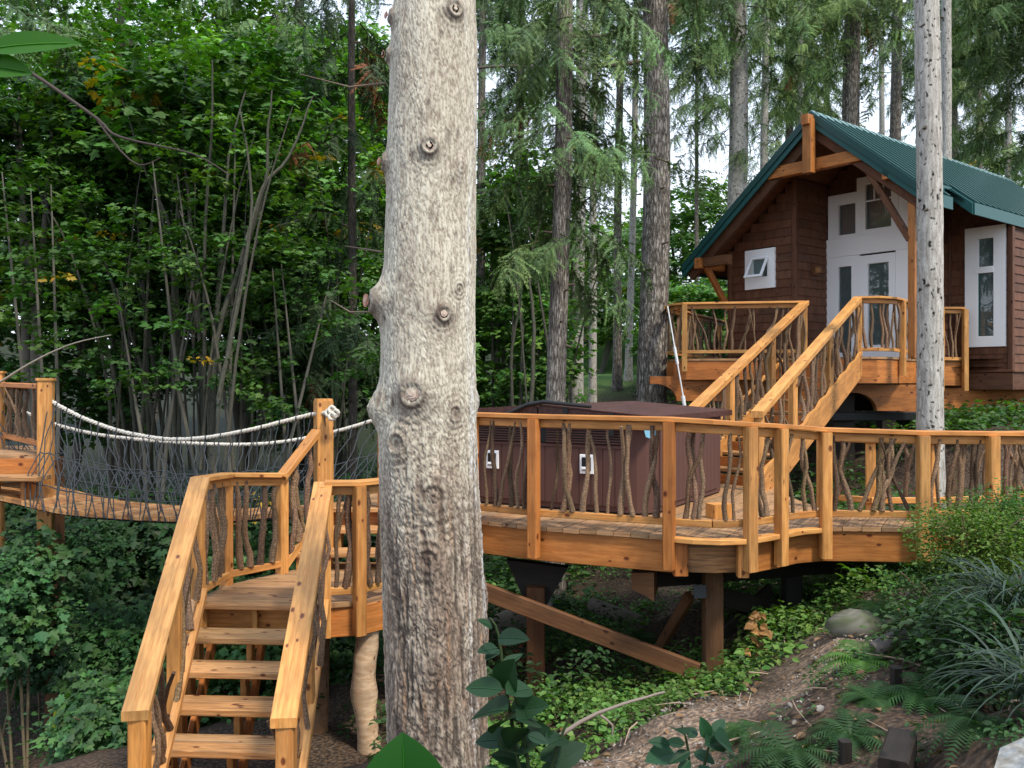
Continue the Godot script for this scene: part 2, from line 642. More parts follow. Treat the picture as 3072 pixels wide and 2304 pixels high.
func trunk_mesh(a: Vector3, b: Vector3, r0: float, r1: float, wob: float, uvl := 3.0, sides := 14, rings := 26) -> MB:
	var m := MB.new()
	m.off = Vector2(R.randf(), R.randf())
	var k0 := rf(0.9, 1.08)
	m.col = Color(k0, k0, k0)
	var p := []
	var r := []
	for k in rings + 1:
		var t := float(k) / rings
		p.append(a.lerp(b, t) + Vector3(sin(t * 5.0 + a.x * 7.0), 0, cos(t * 4.0 + a.x * 3.0)) * wob * sin(t * PI))
		var fl := 1.0 + 0.45 * exp(-t * (b.y - a.y) / 0.5)
		r.append(lerpf(r0, r1, t) * fl * (1.0 + rf(-0.02, 0.02)))
	m.tube(p, r, sides, uvl, true)
	return m

# dead snags and cut branch ends dotted over a trunk: joined, too small to pick apart
func snags(tree: Node3D, a: Vector3, b: Vector3, r0: float, r1: float, n: int, len_: float) -> void:
	var m := MB.new()
	for k in n:
		var t := rf(0.05, 0.95)
		var c := a.lerp(b, t)
		var an := rf(0, TAU)
		var o := Vector3(cos(an), rf(-0.3, 0.4), sin(an)).normalized()
		var g := rf(0.5, 1.3)
		m.col = Color(0.10, 0.075, 0.06) * g
		var rr := lerpf(r0, r1, t)
		m.tube([c + o * rr * 0.9, c + o * (rr + len_ * rf(0.5, 1.2))], [0.022, 0.012], 5, 1.0, true)
	var q := obj("branch_snags", m, M.bark, tree)
	q.set_meta("kind", "stuff")

# px/py pairs give two points of the trunk's axis at one distance
func conifer(called: String, label: String, a: Vector3, b: Vector3, r0: float, bark: Material, y0: float, L: float, n: int, tone: Color, group := "", bias := -1.0, bw := 0.0, up := 5.0) -> Node3D:
	var dirn := (b - a).normalized()
	var gy := ground(a.x, -a.z) - 0.15
	var base := a + dirn * ((gy - a.y) / dirn.y)
	var ytop := E + 0.433 * -a.z + up
	var top := a + dirn * ((ytop - a.y) / dirn.y)
	var t := thing(called, label, "tree", base, group if group else ("firs around the cabin and tub" if called == "fir_tree" else "hemlocks of the left wood"))
	obj("trunk", trunk_mesh(base, top, r0, r0 * 0.72, r0 * 0.25), bark, t)
	snags(t, base, top, r0, r0 * 0.72, int(rf(16, 30)), 0.10)
	var by := {}
	for k in n:
		var f := pow(R.randf(), 0.8)
		var y := lerpf(y0, ytop, f)
		var c := base + dirn * ((y - base.y) / dirn.y)
		var an := rf(0, TAU)
		if bias >= 0.0 and R.randf() < bw:
			an = bias + rf(-0.8, 0.8)
		var pitch := rf(-0.35, 0.15)
		var o := Vector3(cos(an), pitch, sin(an)).normalized()
		var ll := L * rf(0.45, 1.15) * lerpf(0.8, 1.0, smoothstep(0.0, 0.3, f))
		var g0 := rf(0.65, 1.35)
		# a limb carries several boughs that hang towards its end
		var nb := maxi(2, int(ll / 0.42))
		for j in nb:
			var t2 := (j + rf(0.2, 0.9)) / nb
			var q := c + o * ll * t2 + Vector3.DOWN * ll * 0.16 * t2 * t2
			var sd := o.cross(Vector3.UP).normalized() * rf(-0.9, 0.9)
			var dd := (o + sd + Vector3.DOWN * rf(0.1, 0.7)).normalized()
			var w := R.randi() % 3
			if not by.has(w): by[w] = [[], []]
			by[w][0].append(Transform3D(basis_to(dd, rf(0.55, 0.95), rf(-0.7, 0.7)), q))
			var g := g0 * rf(0.75, 1.3)
			var cc := Color(tone.r * g * rf(0.9, 1.15), tone.g * g, tone.b * g * rf(0.8, 1.1))
			if R.randf() < 0.008: cc = Color(0.22, 0.075, 0.03)
			by[w][1].append(cc)
	for w in by:
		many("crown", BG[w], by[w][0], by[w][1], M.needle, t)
	return t

# a crown of maple sprays in a box-ish cloud of the given half sizes
func cloud(tree: Node3D, called: String, c: Vector3, h: Vector3, n: int, tone: Color, set_: Array, size := 1.0, autumn := 0.01, face := 0.0) -> void:
	var by := {}
	for k in n:
		# layers: leaves gather in flat shelves
		var u := Vector3(rf(-1, 1), rf(-1, 1), rf(-1, 1))
		if u.length() > 1.15: u = u.normalized() * rf(0.7, 1.0)
		u.y = lerpf(u.y, roundf(u.y * 5.0 + sin(u.x * 4.0)) / 5.0, 0.25)
		var p := c + u * h
		var w := R.randi() % set_.size()
		if not by.has(w): by[w] = [[], []]
		var bs := Basis(Vector3.UP, rf(0, TAU)) * Basis(Vector3.RIGHT, rf(-0.35, 0.35))
		if face > 0.0: bs = Basis(Vector3.RIGHT, face * rf(0.4, 1.2)) * bs
		var s := size * rf(0.7, 1.3)
		by[w][0].append(Transform3D(Basis(bs.x * s, bs.y * s, bs.z * s), p))
		var g := rf(0.55, 1.4)
		var cc := Color(tone.r * g * rf(0.85, 1.2), tone.g * g, tone.b * g * rf(0.8, 1.1))
		if R.randf() < autumn: cc = Color(0.45, 0.28, 0.03) * rf(0.6, 1.1)
		by[w][1].append(cc)
	for w in by:
		many(called, set_[w], by[w][0], by[w][1], M.leaf, tree)

func stem(m: MB, pts: Array, d: float, r0: float, r1: float) -> void:
	var p := []
	var r := []
	for k in pts.size():
		var dd: float = d + (pts[k][2] if pts[k].size() > 2 else 0.0)
		p.append(at(pts[k][0], pts[k][1], dd))
	# smooth the line
	var q := []
	for k in p.size() - 1:
		for j in 4:
			var t := j / 4.0
			var p0: Vector3 = p[maxi(k - 1, 0)]
			var p3: Vector3 = p[mini(k + 2, p.size() - 1)]
			q.append((p[k] as Vector3).cubic_interpolate(p[k + 1], p0, p3, t) + Vector3(rf(-1, 1), 0, rf(-1, 1)) * r0 * 0.25)
	q.append(p[p.size() - 1])
	for k in q.size():
		r.append(lerpf(r0, r1, float(k) / (q.size() - 1)))
	m.tube(q, r, 8, 1.6, true)

# ---------------------------------------------------------------- the big trunk
var knots := []   # [angle, height, size, bump, kind]

func big_trunk() -> void:
	var D := 4.9
	var ctl := [[0, 393.5, 476], [46, 390, 478], [139, 387, 477.5], [185, 386, 477], [259, 383.5, 476.5], [305, 381, 476], [340, 380.5, 476], [400, 380, 476.5], [463, 378, 478.5], [555, 380.5, 484], [648, 383.5, 486.5], [741, 386.5, 489], [800, 386, 495], [860, 376, 510]]
	var t := thing("fir_tree", "large pale fir trunk with knots and cut branch stubs, in front of the deck", "tree", W(-0.4, D, 0.6))
	# knots given by where they sit on the near face: px, py, radius px, bump m, kind (0 scar, 1 cut stub, 2 dark eye)
	var kl := [[394, 22, 5, 0.02, 1], [387.5, 59, 5, 0.02, 1], [387, 165, 6, 0.025, 1], [378, 302, 9, 0.075, 1], [457, 24, 6.5, 0.02, 1], [434, 158, 6.5, 0.025, 1], [463, 175, 6, 0.02, 0],
		[447, 317, 6, 0.02, 1], [461.5, 292, 5, 0.012, 2], [418, 393, 10, 0.045, 1], [458, 412, 7, 0.02, 2], [403, 440, 9, 0.05, 2], [374, 408, 9, 0.07, 0], [437.5, 491, 12, 0.035, 2], [433, 550, 10, 0.035, 2],
		[437, 653, 11, 0.035, 0], [402, 702, 8, 0.02, 0], [440, 741, 7, 0.015, 2], [399, 578, 9, 0.02, 0], [441, 612, 8, 0.012, 0]]
	var NA := 300
	var NR := 760
	var y_lo := 0.35
	var y_hi := 5.6
	var cell := FastNoiseLite.new(); cell.seed = 4; cell.frequency = 1.0; cell.noise_type = FastNoiseLite.TYPE_CELLULAR
	cell.cellular_return_type = FastNoiseLite.RETURN_DISTANCE2_SUB
	cell.domain_warp_enabled = true; cell.domain_warp_amplitude = 0.8; cell.domain_warp_frequency = 0.6
	var fb := FastNoiseLite.new(); fb.seed = 9; fb.frequency = 1.0; fb.fractal_octaves = 4
	var f2 := FastNoiseLite.new(); f2.seed = 19; f2.frequency = 1.0; f2.fractal_octaves = 3
	var prof := func(y: float) -> Vector2:
		var py := 384.0 + (E - y) * F / D
		for k in ctl.size() - 1:
			if py <= ctl[k + 1][0] or k == ctl.size() - 2:
				var s := clampf((py - ctl[k][0]) / (ctl[k + 1][0] - ctl[k][0]), -3.0 if k == 0 else 0.0, 1.0)
				s = s if k == 0 else s * s * (3.0 - 2.0 * s) * 0.5 + s * 0.5
				var l := lerpf(ctl[k][1], ctl[k + 1][1], s)
				var r := lerpf(ctl[k][2], ctl[k + 1][2], s)
				return Vector2(((l + r) * 0.5 - 512.0) / F * D, (r - l) * 0.5 / F * D)
		return Vector2.ZERO
	knots.clear()
	for q in kl:
		var y: float = E - (q[1] - 384.0) / F * D
		var pr: Vector2 = prof.call(y)
		var x: float = (q[0] - 512.0) / F * D
		var sn := clampf((x - pr.x) / pr.y, -0.97, 0.97)
		knots.append([asin(sn), y, q[2] / F * D * 0.82, q[3] * (0.7 if absf(sn) < 0.9 else 1.0), q[4], pr])
	var rr := RandomNumberGenerator.new(); rr.seed = 77
	for k in 46:
		var y := rr.randf_range(2.2, 5.3)
		var pr: Vector2 = prof.call(y)
		knots.append([rr.randf_range(-1.4, 1.4), y, rr.randf_range(0.008, 0.018), rr.randf_range(-0.004, 0.006), 3, pr])
	for k in 14:
		knots.append([rr.randf_range(1.8, 4.4), rr.randf_range(0.8, 5.2), rr.randf_range(0.02, 0.05), 0.03, rr.randi() % 3, Vector2.ZERO])
	var m := MB.new()
	var rows := NR + 1
	var sv := PackedVector3Array(); sv.resize(rows * (NA + 1))
	for j in rows:
		var y := lerpf(y_lo, y_hi, float(j) / NR)
		var pr: Vector2 = prof.call(y)
		var near := []
		for q in knots:
			if absf(y - q[1]) < q[2] * 5.0 + 0.02: near.append(q)
		var low := smoothstep(3.3, 1.6, y)
		for i in NA + 1:
			var an := TAU * (i % NA) / NA      # 0 faces the camera (+z)
			var c := cos(an)
			var s := sin(an)
			var yy := y
			var bump := 0.0
			var tone := 0.0
			var pink := 0.0
			var swirl := 0.0
			for q in near:
				var da := wrapf(an - q[0], -PI, PI) * pr.y
				var dy: float = y - q[1]
				var e: float = sqrt(da * da + dy * dy * (0.16 if q[4] == 3 else 0.75)) / q[2]
				if e > 5.0: continue
				if q[4] == 3:
					bump += q[3] * exp(-e * e)
					tone += 0.65 * exp(-e * e * 1.2)
				else:
					bump += q[3] * exp(-e * e * 0.22)
					swirl += exp(-e * e * 0.12)
					if q[4] == 1:
						tone += 0.55 * exp(-(e - 1.45) * (e - 1.45) * 3.0) + (0.28 * exp(-(e - 2.6) * (e - 2.6) * 0.7) if dy < 0 else 0.0)
						bump += 0.012 * exp(-(e - 1.3) * (e - 1.3) * 8.0)
						bump += 0.006 * sin(e * 7.5) * exp(-e * 0.55) * (1.0 if dy < 0 else 0.4)
						tone += 0.30 * exp(-e * 0.45) * maxf(0.0, -sin(e * 7.5)) * (1.0 if dy < 0 else 0.5)
					elif q[4] == 2:
						tone += 0.85 * exp(-e * e * 0.45) * (0.7 + 0.3 * sin(e * 9.0))
						bump -= q[3] * 0.8 * exp(-e * e * 1.6)
						bump += 0.006 * sin(e * 7.0) * exp(-e * 0.5)
					else:
						tone += 0.40 * exp(-e * e * 0.25) * (0.6 + 0.4 * sin(e * 8.0))
						bump += 0.003 * sin(e * 8.0) * exp(-e * 0.6)
			# plates: stretched upright, closer and deeper towards the foot
			var sc := lerpf(15.0, 13.0, low)
			var sx := c * sc * 0.8
			var sz := s * sc * 0.8
			var w := f2.get_noise_3d(c * 1.7, y * 2.3, s * 1.7)
			var vy := y * lerpf(15.0, 9.5, low) + w * 2.6 + swirl * 1.2
			var ce := cell.get_noise_3d(sx + w, vy, sz)
			var crack := 1.0 - smoothstep(-0.99, lerpf(-0.72, -0.64, low), ce)
			var fin := fb.get_noise_3d(c * 9.0, y * 16.0, s * 9.0)
			var fin2 := fb.get_noise_3d(c * 24.0, y * 34.0, s * 24.0)
			var fur := f2.get_noise_3d(c * 5.5, y * 1.6, s * 5.5)
			var furrow := smoothstep(-0.05, -0.4, fur) * low
			bump += -crack * lerpf(0.0035, 0.0075, low) + fin * lerpf(0.003, 0.0055, low) + fin2 * lerpf(0.0010, 0.0018, low) - furrow * 0.009
			var rad := pr.y * (1.0 + 0.015 * w) + bump - 0.004
			sv[j * (NA + 1) + i] = Vector3(pr.x + s * rad, y, -D + c * rad)
			# colour of the bark itself: grey-white lichen crust over brown
			var big := f2.get_noise_3d(c * 1.3 + 5.0, y * 0.9, s * 1.3)
			var lich := clampf(0.82 - 0.72 * low + 0.5 * big + 0.35 * fin, 0.0, 1.0)
			var col := Color(0.27, 0.205, 0.155).lerp(Color(0.565, 0.53, 0.43), lich)
			var strk := smoothstep(0.12, 0.4, f2.get_noise_3d(c * 4.0, y * 0.7 + 20.0, s * 4.0)) * smoothstep(0.55, 0.9, s) * smoothstep(0.0, 0.3, fin2 + 0.25)
			col = col.lerp(Color(0.62, 0.63, 0.63), strk * 0.85)
			var rust := smoothstep(0.22, 0.5, f2.get_noise_3d(c * 6.0 + 30.0, y * 1.5, s * 6.0)) * low
			col = col.lerp(Color(0.33, 0.17, 0.08), rust * 0.5)
			col = col.lerp(Color(0.13, 0.09, 0.065).lerp(Color(0.055, 0.042, 0.035), low), clampf(crack * lerpf(0.80, 0.92, low) + furrow * 0.6, 0.0, 0.92))
			col = col * (1.0 + lerpf(0.16, 0.34, low) * fin2)
			col = col.lerp(Color(0.075, 0.05, 0.04), clampf(tone, 0.0, 0.9))
			m.c.append(Color(col.r, col.g, col.b, 1))
	m.v = sv
	for j in rows:
		for i in NA + 1:
			var i0 := (i - 1 + NA) % NA
			var i1 := (i + 1) % NA
			var a := sv[j * (NA + 1) + i1] - sv[j * (NA + 1) + i0]
			var b := sv[mini(j + 1, NR) * (NA + 1) + i] - sv[maxi(j - 1, 0) * (NA + 1) + i]
			m.n.append(b.cross(a).normalized() * -1.0)
			m.u.append(Vector2(float(i) / NA, float(j) / NR * 6.0))
	for j in NR:
		for i in NA:
			var q := j * (NA + 1) + i
			m.ix.append_array([q, q + NA + 1, q + 1, q + 1, q + NA + 1, q + NA + 2])
	obj("trunk", m, M.bark, t)
	var up := MB.new()
	var pr0: Vector2 = prof.call(5.58)
	up.tube([W(pr0.x, D, 5.58), W(pr0.x + 0.05, D, 9.0), W(pr0.x + 0.1, D, 14.0)], [pr0.y - 0.008, pr0.y * 0.9, pr0.y * 0.7], 20, 3.0)
	obj("upper_trunk", up, M.pale, t)
	# cut branch stubs standing proud of the knots
	for q in knots:
		if q[4] != 1 or q[5] == Vector2.ZERO: continue
		var pr: Vector2 = q[5]
		var o := Vector3(sin(q[0]), 0.10, cos(q[0])).normalized()
		if absf(q[0]) > 1.1: o = Vector3(sin(q[0]), 0.05, cos(q[0]) + 0.45).normalized()
		var sb := MB.new()
		var c: Vector3 = Vector3(pr.x, q[1], -D) + Vector3(sin(q[0]), 0, cos(q[0])) * (pr.y + q[3] * 0.85)
		sb.col = Color(0.40, 0.33, 0.28)
		sb.tube([c - o * 0.06, c - o * 0.012, c - o * 0.005], [q[2] * 1.0, q[2] * 0.98, q[2] * 0.92], 16, 1.0, false)
		var side := absf(q[0]) > 1.0
		if side: c += o * 0.025
		for ring in 3:
			sb.col = [Color(0.42, 0.20, 0.13), Color(0.50, 0.28, 0.20), Color(0.52, 0.36, 0.28)][ring] if side else [Color(0.30, 0.22, 0.18), Color(0.47, 0.36, 0.30), Color(0.45, 0.32, 0.26)][ring]
			var r0: float = q[2] * [0.92, 0.66, 0.36][ring]
			var ps := []
			var us := []
			var x := o.cross(Vector3.UP).normalized()
			var yv := x.cross(o)
			for k in 14:
				var aa := TAU * k / 14
				ps.append(c + o * (-0.005 + 0.003 * ring) + (x * cos(aa) + yv * sin(aa)) * r0 * rf(0.78, 1.10))
				us.append(Vector2(cos(aa), sin(aa)) * 0.1)
			sb.face(ps, o, us)
		obj("branch_stub", sb, M.pinkwood, t)
	# the thin bare branch and a few dead twigs on the right edge
	var tw := MB.new()
	tw.col = Color(0.16, 0.12, 0.09)
	for z in [[386, 83, 350, 87, 300, 74], [386, 188, 392, 200, 399, 212], [382, 252, 365, 249, 345, 246], [383, 312, 350, 312, 330, 300]]:
		tw.tube([at(z[0], z[1], 4.95), at(z[2], z[3], 5.05), at(z[4], z[5], 5.2)], [0.007, 0.005, 0.002], 6)
	obj("dead_twigs", tw, M.bark, t).set_meta("kind", "stuff")

# ---------------------------------------------------------------- rustic railings
func stick_mesh(a: Vector3, b: Vector3, r: float, fork := 0.0) -> MB:
	var m := MB.new()
	var g := rf(0.38, 1.2)
	m.col = Color(g, g * rf(0.92, 1.03), g * rf(0.85, 1.05))
	m.off = Vector2(R.randf(), R.randf())
	var d := b - a
	var x := d.cross(Vector3(rf(-1, 1), rf(-0.2, 0.2), rf(-1, 1))).normalized()
	var y := x.cross(d.normalized())
	var L := d.length()
	var amp := L * rf(0.025, 0.07)
	var f1 := rf(2.0, 4.5)
	var ph := rf(0, TAU)
	var p := []
	var rr := []
	var n := 7
	for k in n + 1:
		var t := float(k) / n
		var e := sin(t * PI)
		p.append(a + d * t + x * amp * sin(t * f1 + ph) * e + y * amp * 0.8 * cos(t * f1 * 1.4 + ph) * e + Vector3(rf(-1, 1), 0, rf(-1, 1)) * r * 0.35)
		rr.append(r * lerpf(1.1, 0.78, t) * rf(0.85, 1.18))
	m.tube(p, rr, 7, 0.35, true)
	if fork > 0.0:
		var c: Vector3 = p[3]
		var e2: Vector3 = b + Vector3(d.z, 0, -d.x).normalized() * 0.0
		var sd := (x if absf(x.y) < 0.5 else y)
		var tip := c + d * 0.55 + sd * fork
		m.tube([c, c.lerp(tip, 0.5) + d * 0.04, tip], [r * 0.75, r * 0.65, r * 0.5], 6, 0.35, true)
	return m

# sticks that fill a panel between two foot points and two head points
func sticks(parent: Node3D, a0: Vector3, b0: Vector3, a1: Vector3, b1: Vector3, n: int, r: float, cross := 0.42) -> void:
	for k in n:
		var s := (k + 0.5 + rf(-0.3, 0.3)) / n
		var s2 := clampf(s + rf(-1, 1) * 0.9 / n, 0.03, 0.97)
		if R.randf() < cross: s2 = clampf(s + rf(-3.2, 3.2) / n, 0.04, 0.96)
		var o := Vector3((b0 - a0).z, 0, -(b0 - a0).x).normalized() * rf(-0.018, 0.018)
		var fk := 0.0
		if R.randf() < 0.42: fk = rf(0.06, 0.14) * (1 if R.randf() < 0.5 else -1)
		obj("branch_baluster", stick_mesh(a0.lerp(b0, s) + o, a1.lerp(b1, s2) + o, r * rf(0.65, 1.5), fk), M.stick, parent)

# posts: [plan point x, depth, cap height, deck height, is a post]; ext is how far the posts run below the deck
func railing(parent: Node3D, pts: Array, ext: float, per_m: float, r: float, out_ := 0.06, low := 0.115, pw := 0.089, dark := 0) -> void:
	var cap := wood()
	var ur := wood()
	var a := []
	var b := []
	for p in pts:
		a.append(W(p[0], p[1], p[2]))
		b.append(W(p[0], p[1], p[2] - 0.041))
	cap.sweep(a, 0.14, 0.038)
	obj("rail_cap", cap, M.capwood if dark else M.rail, parent)
	ur.sweep(b, 0.04, 0.07)
	obj("upper_rail", ur, M.capwood if dark else M.rail, parent)
	for k in pts.size() - 1:
		var p: Array = pts[k]
		var q: Array = pts[k + 1]
		var lo := wood()
		var la := W(p[0], p[1], p[3] + low + 0.028)
		var lb := W(q[0], q[1], q[3] + low + 0.028)
		lo.sweep([la, lb], 0.042, 0.056)
		obj("lower_rail", lo, M.capwood if dark else M.rail, parent)
		var L := la.distance_to(lb)
		var n := int(round(L * per_m))
		if n > 0:
			var ins := (lb - la).normalized() * minf(0.06, L * 0.2)
			sticks(parent, la + ins, lb - ins, W(p[0], p[1], p[2] - 0.07) + ins, W(q[0], q[1], q[2] - 0.07) - ins, n, r)
	for k in pts.size():
		var p: Array = pts[k]
		if not p[4]: continue
		var pm := wood()
		var d0 := Vector2(pts[maxi(k - 1, 0)][0], pts[maxi(k - 1, 0)][1])
		var d1 := Vector2(pts[mini(k + 1, pts.size() - 1)][0], pts[mini(k + 1, pts.size() - 1)][1])
		var tg := (d1 - d0).normalized()
		var o := Vector2(tg.y, -tg.x) * out_      # outward of a left-to-right run seen from the front
		var up := Vector3(o.x, 0, -o.y).normalized()
		pm.board(W(p[0] + o.x, p[1] + o.y, p[3] - ext), W(p[0] + o.x, p[1] + o.y, p[2] - 0.039), pw, pw, up)
		obj("railing_post", pm, M.fascia if k < dark else M.rail, parent)

func deck_boards(parent: Node3D, poly: PackedVector2Array, y: float, dir: Vector2, mat_: Material, w := 0.14, gap := 0.006, th := 0.036, called := "deck_board") -> void:
	dir = dir.normalized()
	var nx := dir.orthogonal()
	var lo := 1e9
	var hi := -1e9
	for p in poly:
		lo = minf(lo, p.dot(nx)); hi = maxf(hi, p.dot(nx))
	var x := lo
	while x < hi:
		var e := minf(x + w, hi)
		var strip := PackedVector2Array([nx * x - dir * 60, nx * e - dir * 60, nx * e + dir * 60, nx * x + dir * 60])
		for piece in Geometry2D.intersect_polygons(strip, poly):
			if piece.size() < 3: continue
			var m := wood()
			var dy := rf(-0.002, 0.002)
			m.prism(piece, y - th + dy, y + dy, dir)
			obj(called, m, mat_, parent)
		x += w + gap

# ---------------------------------------------------------------- main deck
func main_deck() -> void:
	var y := 1.8
	var t := thing("hot_tub_deck", "long curved cedar deck with twisted branch railing, carrying the hot tub", "deck", W(1.5, 8.5, 0.5))
	var front := [Vector2(-1.6, 9.0), Vector2(-0.31, 7.83), Vector2(0.21, 7.48), Vector2(1.255, 7.0), Vector2(1.4, 6.91), Vector2(1.6, 6.87), Vector2(1.82, 6.92), Vector2(2.12, 7.15), Vector2(2.36, 7.35), Vector2(2.61, 7.45), Vector2(3.0, 7.43), Vector2(3.39, 7.38), Vector2(4.2, 7.5), Vector2(5.6, 8.0)]
	var back := [Vector2(5.6, 9.0), Vector2(4.6, 8.42), Vector2(3.96, 8.28), Vector2(3.35, 8.28), Vector2(2.98, 8.6), Vector2(2.95, 9.6), Vector2(3.2, 10.4), Vector2(2.6, 11.3), Vector2(1.5, 11.5), Vector2(0, 11.0), Vector2(-0.9, 10.2), Vector2(-1.7, 9.6)]
	var poly := PackedVector2Array(front + back)
	deck_boards(t, poly, y, Vector2(0.47, 0.88), M.deck)
	# curved edge boards along the two bends
	var eb := wood()
	eb.sweep([W(1.27, 6.965, 1.803), W(1.41, 6.88, 1.803), W(1.6, 6.84, 1.803), W(1.80, 6.875, 1.803)], 0.09, 0.042)
	obj("edge_board", eb, M.rail, t)
	eb = wood()
	eb.sweep([W(1.83, 6.885, 1.803), W(2.13, 7.115, 1.803), W(2.37, 7.315, 1.803), W(2.61, 7.415, 1.803)], 0.09, 0.042)
	obj("edge_board", eb, M.rail, t)
	var fb := 1.762
	var fz := func(ps: Array, mt: Material, called: String, h := 0.255, w := 0.045, iny := 0.05) -> void:
		var q := []
		for p in ps: q.append(W(p.x, p.y + iny, fb))
		var m := wood()
		m.sweep(q, w, h)
		obj(called, m, mt, t)
	fz.call([Vector2(-1.6, 9.0), Vector2(-0.31, 7.83), Vector2(0.21, 7.48), Vector2(1.30, 6.98)], M.fascia, "fascia_board")
	fz.call([Vector2(1.30, 7.0), Vector2(1.41, 6.96), Vector2(1.6, 6.93), Vector2(1.80, 6.97)], M.panel, "curved_fascia_panel", 0.245, 0.03, 0.03)
	fz.call([Vector2(1.80, 6.9), Vector2(2.12, 7.14), Vector2(2.36, 7.34), Vector2(2.61, 7.44), Vector2(3.0, 7.42), Vector2(3.39, 7.37), Vector2(4.2, 7.49), Vector2(5.6, 7.99)], M.fascia, "fascia_board")
	for q in [[1.325, 6.985, 0.11], [1.80, 6.925, 0.085]]:
		var m := wood()
		m.board(W(q[0], q[1], 1.495), W(q[0], q[1], 1.76), q[2], 0.09, Vector3.BACK)
		obj("fascia_block", m, M.fascia if q[0] < 1.5 else M.rail, t)
	# front railing
	railing(t, [[-1.2, 8.6, 2.75, y, true], [-0.31, 7.83, 2.749, y, true], [0.21, 7.48, 2.745, y, true], [1.255, 7.0, 2.74, y, true], [1.55, 6.87, 2.725, y, false], [1.82, 6.92, 2.706, y, true], [2.12, 7.15, 2.681, y, true], [2.36, 7.34, 2.66, y, false], [2.61, 7.45, 2.636, y, true], [3.39, 7.38, 2.613, y, true], [4.02, 7.5, 2.6, y, true], [4.9, 7.75, 2.58, y, true], [5.6, 8.0, 2.56, y, true]], 0.25, 9.0, 0.017, 0.06, 0.115, 0.089, 4)
	# railing along the far side of the walkway
	railing(t, [[2.99, 8.62, 2.56, y, true], [3.35, 8.28, 2.56, y, true], [3.96, 8.28, 2.55, y, true], [4.6, 8.42, 2.55, y, true], [5.6, 9.0, 2.53, y, true]], 0.2, 5.0, 0.019, -0.06)
	# what carries it
	var bm := func(a: Vector3, b: Vector3, w: float, h: float, mt: Material, called: String) -> void:
		var m := wood()
		m.board(a, b, w, h)
		obj(called, m, mt, t)
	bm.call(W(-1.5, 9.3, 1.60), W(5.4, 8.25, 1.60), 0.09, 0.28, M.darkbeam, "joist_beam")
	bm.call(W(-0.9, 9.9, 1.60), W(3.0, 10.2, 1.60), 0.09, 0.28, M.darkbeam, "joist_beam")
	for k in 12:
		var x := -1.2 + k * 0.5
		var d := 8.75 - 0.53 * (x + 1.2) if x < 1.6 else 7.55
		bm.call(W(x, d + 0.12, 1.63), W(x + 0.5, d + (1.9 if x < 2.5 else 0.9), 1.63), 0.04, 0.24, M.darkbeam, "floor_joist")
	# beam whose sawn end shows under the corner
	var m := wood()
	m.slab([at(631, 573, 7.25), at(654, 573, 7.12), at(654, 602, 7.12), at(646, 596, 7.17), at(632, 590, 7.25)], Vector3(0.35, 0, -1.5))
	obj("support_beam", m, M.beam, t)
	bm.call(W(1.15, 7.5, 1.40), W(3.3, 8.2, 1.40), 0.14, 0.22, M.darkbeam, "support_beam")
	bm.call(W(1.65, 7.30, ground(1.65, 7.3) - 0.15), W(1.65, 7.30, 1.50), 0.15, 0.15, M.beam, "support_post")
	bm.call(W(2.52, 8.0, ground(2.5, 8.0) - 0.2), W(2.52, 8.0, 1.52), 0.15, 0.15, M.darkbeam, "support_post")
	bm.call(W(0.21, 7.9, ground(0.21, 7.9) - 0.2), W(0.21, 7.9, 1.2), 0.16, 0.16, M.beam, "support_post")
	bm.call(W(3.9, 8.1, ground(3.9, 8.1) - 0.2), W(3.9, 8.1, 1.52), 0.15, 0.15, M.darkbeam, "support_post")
	bm.call(at(470, 586, 7.7), at(698, 672, 7.22), 0.06, 0.145, M.beam, "diagonal_brace")
	bm.call(at(708, 594, 7.5), at(782, 612, 8.0), 0.10, 0.16, M.darkbeam, "cross_brace")
	bm.call(at(652, 660, 8.2), at(690, 596, 7.6), 0.05, 0.10, M.beam, "knee_brace")
	bm.call(at(716, 640, 7.6), at(770, 590, 8.0), 0.05, 0.12, M.darkbeam, "knee_brace")
	m = wood()
	m.slab([at(506, 560, 8.0), at(568, 568, 7.9), at(545, 608, 7.9), at(526, 604, 7.95)], Vector3(0.02, 0, -0.12))
	obj("gusset_bracket", m, M.darkbeam, t)
	m = MB.new()
	m.board(at(700, 585, 7.18), at(700, 598, 7.18), 0.10, 0.012, Vector3.BACK)
	obj("steel_plate", m, M.grey, t)

